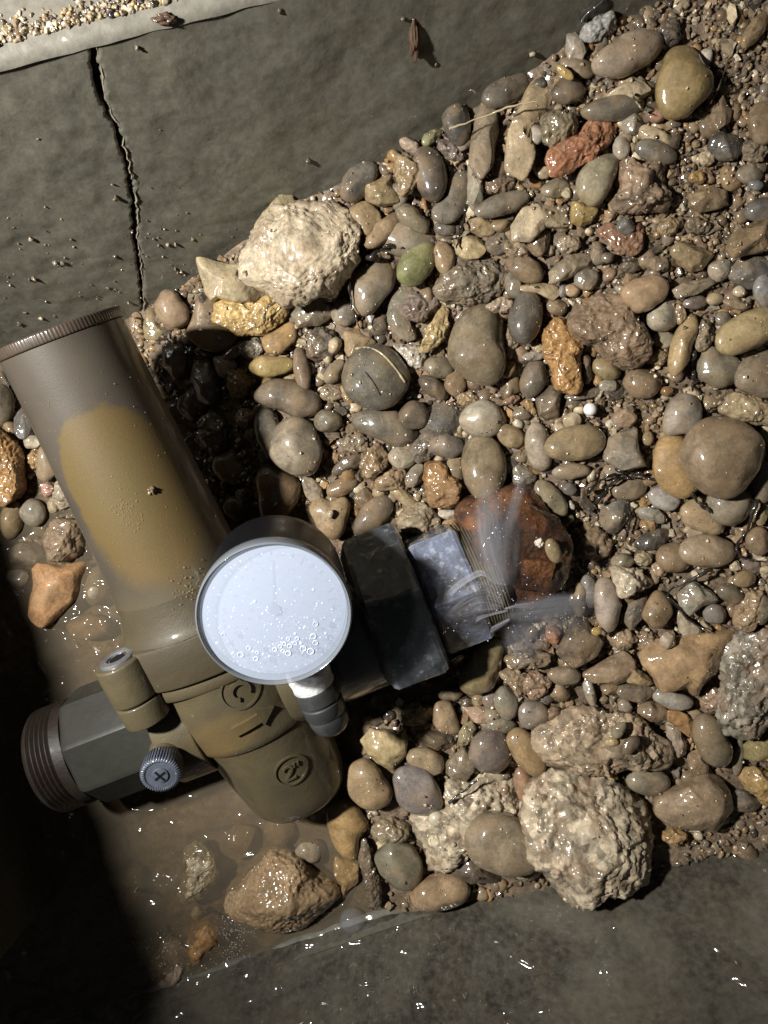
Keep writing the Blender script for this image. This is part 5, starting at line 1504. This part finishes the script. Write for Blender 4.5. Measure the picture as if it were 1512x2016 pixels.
# the picture's down direction inside the gauge frame
dn = np.array([FX @ np.array([0, -1, 0]), AX @ np.array([0, -1, 0])]); dn /= np.linalg.norm(dn)
rt = np.array([-dn[1], dn[0]])
if rt @ np.array([FX[0], AX[0]]) < 0: rt = -rt
RINGS = []
for x, y, r in ((0.20, 0.62, 5), (0.42, 0.55, 5.5), (0.53, 0.60, 6), (0.60, 0.46, 4.5), (0.57, 0.35, 5), (0.60, 0.15, 4.5), (-0.50, 0.63, 5), (-0.28, 0.70, 4.2), (-0.38, 0.52, 3.6), (0.0, 0.55, 3.8), (0.08, 0.50, 3.4), (0.14, 0.46, 3.6), (0.22, 0.5, 4), (0.30, 0.45, 3.6), (0.33, 0.38, 3.4), (-0.74, 0.30, 3.2), (-0.26, 0.60, 3), (0.2, 0.38, 3.2), (0.12, 0.58, 3.4)):
    p = (rt * x + dn * y) * 100; RINGS.append((p[0], p[1], r))
for _ in range(620):
    t = bub.uniform(0, 6.283); q_ = 96 * math.sqrt(bub.uniform())
    p = np.array([math.cos(t), math.sin(t)]) * q_
    if bub.uniform() < 0.6 + 0.4 * (p @ dn) / 100 + 0.25 * (p @ rt) / 100: bead(p[0], p[1], abs(bub.normal()) * 0.7 + 0.7)
for i in range(60):
    t = 2 * math.pi * i / 60 + bub.uniform(-.03, .03)
    bead(math.cos(t) * 96, math.sin(t) * 96, bub.uniform(0.9, 1.9))
wb = part('water_beads', (np.array(PT), FT), M_DROP, gauge); wb['kind'] = 'stuff'
PT, FT = [], []
for x, y, r in RINGS:
    an = np.linspace(0, 2 * math.pi, 17)[:-1]
    P_, F_ = tube(np.c_[x + np.cos(an) * r * .8, y + np.sin(an) * r * .8, np.full(16, lens_z(x, y) + .3)], r * 0.17, 6, True)
    FT += [tuple(j + len(PT) for j in f) for f in F_]; PT += P_.tolist()
wb = part('water_bubbles', (np.array(PT), FT), plain('bright_bubble_rim', (222, 230, 244), 0.2, coat=1.0), gauge, 80); wb['kind'] = 'stuff'
# connection: taped thread, ribbed barrel, rounded end, lying along the valve
def gauge_off(u, v, w): return (u - GU, v - GV, w - GW)
su, sw_ = 164, 148
o_ = gauge_off(su, 0, sw_)
part('stem_socket', lathe([(0.01, -40), (24, -40), (24, -142), (0.01, -142)], 'v', 40, off=(o_[0], 0, o_[2])), M_CASE, gauge)
part('thread_tape', lathe([(0.01, -136), (33, -136), (36, -142), (37, -156), (35, -166), (36, -174), (33, -180), (0.01, -180)], 'v', 48, off=(o_[0], -6, o_[2])), plain('white_thread_tape', (226, 226, 224), 0.6, 0, 800, 0.25, 0.3, 0.0005), gauge)
M_STEMD = plain('dark_grey_rubber', (62, 63, 62), 0.5, 0, 400, 0.3, 0.5)
st = [(0.01, 6), (35, 6), (36.5, 2), (36.5, -20), (34, -22), (34, -25), (36, -27), (36, -46), (34, -49), (33, -52), (34, -55), (34, -62), (31, -75), (24, -84), (12, -89), (0.01, -90)]
part('stem_barrel', lathe(st, 'v', 48, off=(o_[0], -188, o_[2])), M_STEMD, gauge)

# ---------------------------------------------------------------- galvanised nipple and rusty elbow further down the line
nip = empty('pipe_nipple', frame_at(446, 54, -4))
tag(nip, 'galvanised hexagonal pipe nipple between the union nut and the rusty elbow, washed by spray', 'pipe fitting')
M_GALV = worn_reflecting_metal('galvanised_steel_with_reflections', (66, 62, 58), (104, 112, 132), (176, 182, 194), 0.5, 70)  # pale patches in the colour stand for reflections on the wet steel
part('hexagon', crust(fine_lathe([(0.01, -58), (112, -58), (118, -53), (121, -48), (121, 28), (117, 34), (110, 37), (0.01, 37)], 'u', seg=144, shape=hexshape(6, math.radians(78), 0.006)), 0.6, 26, 6.0, 1.0), M_GALV, nip, 18)
th = [(0.01, 37.5), (100, 37.5)]
for k in range(8): th += [(104, 39 + k * 5), (100, 41.5 + k * 5)]
part('thread', lathe(th + [(100, 80), (0.01, 80)], 'u', 90), plain('brassy_thread', (150, 138, 110), 0.4, 0.5, 300, 0.4, 0.8), nip, 30)

elb = empty('pipe_elbow', frame_at(556, 78, -18))
tag(elb, 'rusty brown pipe elbow with a square plug, spraying water onto the gravel', 'pipe fitting')
def rust_mat():
    nt = NT('wet_crusted_rust')
    vec = nt.coord()
    n0 = nt.noise(vec, 55, 6, 0.65, 0.6); n1 = nt.noise(vec, 260, 5, 0.65); n2 = nt.noise(vec, 1100, 4, 0.6)
    c = nt.mix(nt.rng(n0, 0.42, 0.58, 0, 1), lin((60, 39, 28)), lin((112, 72, 42)))
    c = nt.mix(nt.rng(n1, 0.45, 0.68, 0, 0.7), c, lin((32, 23, 19)))
    c = nt.mix(nt.rng(n0, 0.62, 0.72, 0, 0.7), c, lin((134, 90, 52)))
    b = nt.bump(n1, 0.9, 0.0010); b = nt.bump(n2, 0.8, 0.0004, b)
    nt.set(Base_Color=c)
    nt.p.inputs['Specular IOR Level'].default_value = 0.2
    wet(nt, b, nt.bump(nt.noise(vec, 190, 1, 0.5), 1.0, 0.0007), 0.65, 1.0, 0.10)
    return nt.m
M_ELB = rust_mat()
part('elbow_body', crust(fine_lathe([(60, -46), (112, -46), (122, -42), (124, -34), (124, -10), (118, -2), (112, 4), (112, 60), (108, 80), (96, 98), (70, 112), (30, 118), (0.5, 119)], 'u', cap=False), 6, 40, 2.0), M_ELB, elb, 60)
part('elbow_branch', crust(fine_lathe([(108, 0), (107, 80), (103, 94), (94, 106), (76, 115), (40, 119), (0.5, 120)], 'w', cap=False, off=(18, 0, 0)), 5, 34, 5.0), M_ELB, elb, 60)
pl = lathe([(0.5, 112), (46, 112), (46, 128), (44, 134), (38, 136), (20, 137), (0.5, 137)], 'w', 120, cap=False, shape=hexshape(4, 0.35, 0.05), off=(30, -22, 0))
part('square_plug', crust(pl, 3, 25, 8.0), M_ELB, elb, 50)
part('elbow_outlet', crust(fine_lathe([(70, 40), (92, 60), (95, 84), (92, 100), (82, 114), (62, 124), (34, 128), (0.5, 129)], 'v', cap=False, off=(20, 0, -10), ), 6, 36, 11.0), M_ELB, elb, 60)
# ---------------------------------------------------------------- straw, twigs and roots
def strand(name, label, pts, rad, material, lift=16, cat=None, group=None, onwall=False):
    L = smooth_line(pts, 40)
    if onwall:
        P = np.array([wall_hit(x, y, N1, W1) - np.r_[N1, 0] * rad for x, y in L])
    else:
        P = np.array([V(x, y, zg(x, y) + lift + (8 * math.sin(i * 0.35) if lift < 40 else 0)) for i, (x, y) in enumerate(L)])
    P += np.c_[noise(P / 12.0, 3), noise(P / 12.0, 8), noise(P / 12.0, 14)] * rad * 0.8
    r = rad * (0.75 + 0.25 * np.cos(np.linspace(0, 9, len(P)))) * np.linspace(1.1, 0.6, len(P))
    V_, F = tube(P, r, 8)
    o = obj(name, mesh(name, V_, F), material)
    tag(o, label, cat or name, group)
M_STRAW = plain('dry_straw', (168, 150, 118), 0.6, coat=0.3)
M_ROOT = plain('wet_black_root', (44, 37, 32), 0.5, 0, 900, 0.4, 1.0, 0.0006)
M_TWIG = plain('brown_twig', (110, 88, 66), 0.6, 0, 900, 0.4, 0.6)
strand('straw', 'thin pale straw bridging the standing slabs below the wall', [(884, 253), (905, 247), (938, 235), (980, 219), (1024, 204), (1060, 200)], 2.2, M_STRAW, 62)
R = 'roots and twigs among the gravel'
strand('root', 'black root hanging beside the thin pale flake', [(917, 408), (912, 430), (906, 452), (899, 488)], 4, M_ROOT, 30, 'root', R)
strand('root', 'beaded black root lying along the yellow-crusted grey pebble', [(687, 556), (691, 590), (697, 612), (708, 646)], 3, M_ROOT, 50, 'root', R)
strand('root', 'short black root bridging above the yellow-crusted grey pebble', [(726, 508), (748, 492), (772, 485), (793, 490)], 5, M_ROOT, 30, 'root', R)
strand('root', 'curved dark root lying on the golden yellow rock', [(520, 632), (524, 612), (536, 598), (553, 590)], 2.6, M_ROOT, 46, 'root', R)
strand('twig', 'black twig lying on the white crumbly rock beside the bluish mauve pebble', [(883, 1580), (902, 1564), (924, 1549), (941, 1534)], 3.2, M_ROOT, 52, 'twig', R)
strand('root', 'dark root running from the spotted pebble down past the pale grey shield', [(1403, 1120), (1365, 1140), (1329, 1156), (1313, 1170), (1332, 1192), (1361, 1224), (1397, 1246)], 3.4, M_ROOT, 26, 'root', R)
strand('root', 'dark root beside the disc-shaped pebble at the right edge', [(1487, 985), (1476, 1035), (1451, 1077), (1464, 1098), (1489, 1104)], 4, M_ROOT, 26, 'root', R)
for k, (pts, lb) in enumerate((([(1215, 925), (1240, 931), (1262, 934), (1288, 944)], 'uppermost strand of the black root tangle below the grey faceted stone'),
                 ([(1158, 968), (1180, 948), (1205, 935), (1236, 938)], 'longest strand of the black root tangle below the grey faceted stone'),
                 ([(1178, 988), (1195, 962), (1216, 944), (1250, 940)], 'lowest strand of the black root tangle below the grey faceted stone'))):
    strand('root', lb, pts, 4.2, M_ROOT, 24, 'root', R)
strand('twig', 'thick short dark twig leaning on the cream and ochre pebble', [(1362, 973), (1374, 986), (1385, 998), (1396, 1010)], 4.6, M_ROOT, 44, 'twig', R)
strand('root', 'thin dark root right of the wet slate slab by the elbow', [(1236, 985), (1241, 1008), (1238, 1038), (1233, 1052)], 3, M_ROOT, 18, 'root', R)
strand('root', 'wet black root hanging from the foot of the long thin tan pebble', [(1366, 690), (1364, 720), (1367, 745), (1363, 772)], 4.5, M_ROOT, 16, 'root', R)
strand('twig', 'thin brown twig right of the olive yellow pebble', [(1431, 130), (1422, 150), (1412, 178), (1399, 203)], 2, M_TWIG, 22, 'twig', R)
strand('twig', 'thin pale twig lying across the long dark grey pebble', [(1242, 184), (1252, 198), (1264, 214), (1273, 222)], 2, M_STRAW, 30, 'twig', R)
strand('twig', 'black twig stuck to the wall at the top edge', [(1150, 30), (1160, 18), (1172, 6), (1184, -8)], 5, M_ROOT, 0, 'twig', R, True)
strand('root', 'brown root at the right edge above the cream tan stone', [(1392, 808), (1412, 800), (1430, 790), (1444, 786)], 2.6, M_ROOT, 20, 'root', R)
strand('straw', 'pale straw standing at the crack above the olive three-cornered stone', [(262, 655), (266, 640), (264, 628), (256, 622)], 2.0, M_STRAW, 30)

# bead, pebble bubble, mud on the wall
d, F = ICO[4]
o = obj('bead', mesh('bead', d * 11.5, F), plain('white_bead', (222, 220, 214), 0.45, coat=0.5))
o.location = Vector(V(1162, 806, zg(1162, 806) + 22) * S); tag(o, 'small round white bead lying on the gravel left of centre right', 'bead')
o['label'] = 'small perfectly round white bead lying on the gravel'
o = obj('bead', mesh('bead', d * np.array([15, 15, 13]), F), plain('pearly_bead', (186, 176, 150), 0.4, coat=0.9))
o.location = Vector(V(859, 1611, zg(859, 1611) + 36) * S); tag(o, 'pearly cream round bead between the mauve pebble and the tan grey oval', 'bead')
o = obj('mud_clump', mesh('mud_clump', (d + d * noise(d * 2.2, 4)[:, None] * 0.5) * np.array([7, 30, 8]), F), plain('brown_mud', (84, 64, 48), 0.7))
p = wall_hit(815, 70, N1, W1); o.location = Vector(p * S); o.rotation_euler = (0.9, 0, 0.1)
tag(o, 'long dark clump of mud stuck high on the cracked wall', 'mud')
o = obj('mud_clump', mesh('mud_clump', (d + d * noise(d * 2.2, 9)[:, None] * 0.5) * np.array([14, 6, 7]), F), plain('brown_mud', (84, 64, 48), 0.7))
p = wall_hit(325, 38, N1, W1); o.location = Vector(p * S)
tag(o, 'small dark chip in the lip of the ledge right of the crack', 'mud')
# two crumbs on the spring housing
for u, v, r, lb in ((48, 436, 6, 'larger dark crumb of grit lying on the muddy spring housing'), (62, 318, 4.5, 'smaller dark crumb of grit on the lower end of the spring housing')):
    o = obj('crumb', mesh('crumb', (d + d * noise(d * 1.9, u)[:, None] * 0.5) * r, F), MAT['a']); o.color = lin((92, 84, 62))
    p = C0 + FX * u + AX * v + WX * math.sqrt(108 ** 2 - u * u); o.location = Vector(p * S); tag(o, lb, 'crumb')
# stones sitting on the rusty elbow
o = obj('pebble', mesh('pebble', d * np.array([12, 22, 10]) * (1 - 0.35 * d[:, 1:2]), F), MAT['p']); o.color = lin((120, 104, 76))
o.location = Vector(V(1086, 1076, 222) * S); o.rotation_euler = (0, 0, 0.35)
tag(o, 'drop-shaped olive pebble lying on the rusty elbow', 'pebble', 'pebbles of the gravel bed')
o = obj('stone', mesh('stone', (d + d * noise(d * 1.9, 3)[:, None] * 0.5) * 7, F), MAT['a']); o.color = lin((200, 188, 170))
o.location = Vector(V(1062, 1069, 222) * S)
tag(o, 'tiny whitish stone beside the drop-shaped pebble on the rusty elbow', 'stone', 'broken stones of the gravel bed')

# ---------------------------------------------------------------- bubble on the water
o = obj('water_bubble', mesh('water_bubble', d * np.array([26, 24, 22]), F), clear('thin_bubble_film', (190, 196, 205), 0.10, 0.02, 0.25, 0.0015))
o.location = Vector(V(694, 1812, -20) * S); tag(o, 'clear round water bubble at the foot of the bottom wall', 'bubble')

# ---------------------------------------------------------------- spray from the leaking joint: thin sheets and flying drops of water
def spray_mat(name, dens, sx_, sy_, c=(214, 212, 222)):
    nt = NT(name)
    uv = nt.n('ShaderNodeUVMap', uv_map='UVMap').outputs[0]
    mp = nt.n('ShaderNodeMapping'); nt.put(mp.inputs[0], uv); mp.inputs['Scale'].default_value = (sx_, sy_, 1)
    n = nt.noise(mp.outputs[0], 1.0, 5, 0.65)
    sp = nt.n('ShaderNodeSeparateXYZ'); nt.put(sp.inputs[0], uv)
    e = nt.math('MULTIPLY', sp.outputs[1], nt.math('SUBTRACT', 1.0, sp.outputs[1]))
    e = nt.rng(e, 0.0, 0.16, 0.0, 1.0, True)
    f = nt.rng(sp.outputs[0], 0.0, 1.0, 1.0, 0.25)
    f = nt.math('MULTIPLY', f, nt.rng(sp.outputs[0], 0.9, 1.0, 1.0, 0.0, True))
    a = nt.math('MULTIPLY', nt.math('MULTIPLY', nt.rng(n, 0.36, 0.66, 0.05, 1.0), e), nt.math('MULTIPLY', f, dens))
    tr = nt.n('ShaderNodeBsdfTransparent')
    df = nt.n('ShaderNodeBsdfDiffuse'); df.inputs[0].default_value = lin(c)
    tl = nt.n('ShaderNodeBsdfTranslucent'); tl.inputs[0].default_value = lin(c)
    ad = nt.n('ShaderNodeMixShader'); ad.inputs[0].default_value = 0.4; nt.put(ad.inputs[1], df.outputs[0]); nt.put(ad.inputs[2], tl.outputs[0])
    m = nt.n('ShaderNodeMixShader'); nt.put(m.inputs[0], a); nt.put(m.inputs[1], tr.outputs[0]); nt.put(m.inputs[2], ad.outputs[0])
    nt.put(nt.out.inputs[0], m.outputs[0])
    return nt.m
def sheet(path_a, path_b, nu=40, nv=16, sag=0.0):
    """curved sheet between two space curves"""
    A, B = smooth_line(path_a, nu), smooth_line(path_b, nu)
    t = np.linspace(0, 1, nv)
    R = A[:, None] * (1 - t)[None, :, None] + B[:, None] * t[None, :, None]
    R[:, :, 2] += (np.sin(t * math.pi) * sag)[None, :]
    P = R.reshape(-1, 3)
    P = P + np.c_[noise(P / 25, 3), noise(P / 25, 7), noise(P / 25, 12)] * 2
    return P, grid_faces(nu, nv), nu, nv
spray = empty('water_spray', Matrix.Translation(Vector(V(988, 1190, 120) * S)))
tag(spray, 'fans and mist of white water spraying from the joint of the rusty elbow', 'water spray')
def add_sheet(pa, pb, material, sag=0.0, name='spray_sheet'):
    A = [V(*p) for p in pa]; B = [V(*p) for p in pb]
    P, F, nu, nv = sheet(A, B, sag=sag)
    o = obj(name, mesh(name, P - V(988, 1190, 120), F), material, spray)
    uv = o.data.uv_layers.new(name='UVMap')
    u = np.repeat(np.linspace(0, 1, nu), nv); v = np.tile(np.linspace(0, 1, nv), nu)
    idx = np.empty(len(o.data.loops), dtype=np.int32); o.data.loops.foreach_get('vertex_index', idx)
    uv.data.foreach_set('uv', np.c_[u[idx], v[idx]].astype(np.float32).ravel())
    return o
M_SP1 = spray_mat('spray_streaks', 0.5, 1.3, 6)
M_SP2 = spray_mat('spray_mist', 0.55, 2.2, 3.2)
M_SP3 = spray_mat('spray_film', 0.8, 1.0, 9, (222, 222, 234))
# crescent running over the top of the nipple
add_sheet([(985, 1168, 205), (950, 1122, 214), (905, 1142, 214), (872, 1172, 206), (850, 1206, 190)], [(985, 1176, 205), (955, 1136, 214), (912, 1156, 214), (880, 1186, 206), (856, 1214, 190)], M_SP3)
add_sheet([(990, 1175, 200), (955, 1138, 212), (912, 1160, 212), (880, 1190, 204), (852, 1214, 190)], [(992, 1200, 190), (950, 1210, 196), (912, 1222, 190), (888, 1238, 180), (868, 1252, 165)], spray_mat('spray_veil', 0.40, 2, 9), 6)
# lower fan
add_sheet([(1000, 1200, 180), (950, 1210, 182), (905, 1232, 170), (868, 1252, 155)], [(1000, 1204, 178), (955, 1217, 178), (912, 1240, 166), (872, 1258, 150)], M_SP3)
add_sheet([(1002, 1214, 165), (960, 1236, 150), (920, 1250, 140), (878, 1266, 130)], [(1002, 1226, 155), (965, 1252, 140), (925, 1268, 130), (884, 1284, 120)], M_SP1, 6)
# upright plume over the elbow to the tan grey egg
add_sheet([(968, 1150, 205), (945, 1090, 230), (936, 1040, 235), (938, 990, 205)], [(1010, 1150, 205), (995, 1090, 232), (985, 1040, 238), (975, 985, 205)], M_SP1, 10)
# veil thrown right over the foot of the elbow
add_sheet([(992, 1196, 190), (1030, 1186, 190), (1080, 1180, 170), (1140, 1165, 130)], [(994, 1204, 180), (1032, 1204, 175), (1080, 1205, 150), (1140, 1190, 115)], M_SP1, 8)
def mist(px, py, z, ax, turn, dens, stretch=1.0, name='spray_mist'):
    # soft puff of fine drops: a true volume, thinning out to nothing at its skin
    nt = NT('fine_drops')
    nt.t.nodes.remove(nt.p)
    vec = nt.coord()
    ln = nt.n('ShaderNodeVectorMath', operation='LENGTH'); nt.put(ln.inputs[0], vec)
    fall = nt.rng(ln.outputs['Value'], 0.25, 1.0, 1.0, 0.0, True)
    mp = nt.n('ShaderNodeMapping'); nt.put(mp.inputs[0], vec); mp.inputs['Scale'].default_value = (4.0, 0.9 * stretch, 2.0)
    n = nt.noise(mp.outputs[0], 1.3, 4, 0.65)
    pv = nt.n('ShaderNodeVolumePrincipled'); pv.inputs['Color'].default_value = (0.93, 0.92, 0.96, 1); pv.inputs['Anisotropy'].default_value = 0.2
    nt.put(pv.inputs['Density'], nt.math('MULTIPLY', nt.math('MULTIPLY', fall, nt.rng(n, 0.36, 0.66, 0.0, 1.0)), dens))
    nt.put(nt.out.inputs['Volume'], pv.outputs[0])
    me = bpy.data.meshes.new(name)
    d_, F_ = ICO[3]
    me.from_pydata(d_.tolist(), [], F_.tolist()); me.materials.append(nt.m)
    o = obj(name, me, None, spray)
    o.location = Vector((V(px, py, z) - V(988, 1190, 120)) * S)
    o.rotation_euler = (0, 0, turn); o.scale = [a * S for a in ax]
mist(968, 1062, 232, (30, 118, 22), 0.10, 430)
mist(972, 1070, 236, (60, 112, 26), 0.0, 150)
mist(1012, 1000, 226, (13, 78, 16), -0.28, 340)
mist(1072, 1196, 165, (26, 96, 24), -1.42, 380)
mist(1085, 1215, 150, (46, 90, 30), -1.35, 130)
mist(1025, 1262, 120, (40, 52, 30), 0.5, 170)
mist(935, 1150, 215, (30, 40, 14), 0.8, 90)
PT, FT = [], []
d3, F3 = ICO[2]
for i in range(260):
    k = rng.uniform()
    if k < 0.45: x, y, z = rng.normal(980, 28), rng.uniform(930, 1180), rng.uniform(190, 250)
    elif k < 0.8: x, y, z = rng.uniform(1000, 1150), rng.normal(1200, 24), rng.uniform(110, 190)
    else: x, y, z = rng.normal(930, 50), rng.normal(1190, 50), rng.uniform(190, 225)
    r = abs(rng.normal()) * 0.4 + 0.35
    q = d3 * r * np.array([1, 1, 1]) + V(x, y, z) - V(988, 1190, 120)
    FT.append(F3 + len(PT) * len(d3)); PT.append(q)
dr = obj('spray_drops', mesh('spray_drops', np.concatenate(PT), np.concatenate(FT)), plain('white_water_drop', (236, 238, 246), 0.2, coat=1.0), spray)
dr['kind'] = 'stuff'

# foam where the water swirls round the stones of the pool
sp = []
for cx, cy, sx_, sy_, n in ((462, 1862, 22, 26, 170), (345, 1880, 30, 26, 120), (455, 1815, 14, 40, 40), (470, 1905, 40, 10, 40), (290, 1855, 20, 16, 16)):
    for _ in range(n):
        p = V(rng.normal(cx, sx_), rng.normal(cy, sy_), ZW + 1); sp.append((p, rng.uniform(0.5, 1.5)))
d_, F_ = ICO[2]
o = obj('foam', mesh('foam', np.concatenate([d_ * r * np.array([1, 1, .6]) + p for p, r in sp]), np.concatenate([F_ + i * len(d_) for i in range(len(sp))])), clear('foam_bubble', (196, 190, 186), 0.35, 0.05))
tag(o, 'whitish foam bubbles swirling round the orange ochre stone in the muddy pool', kind='stuff')
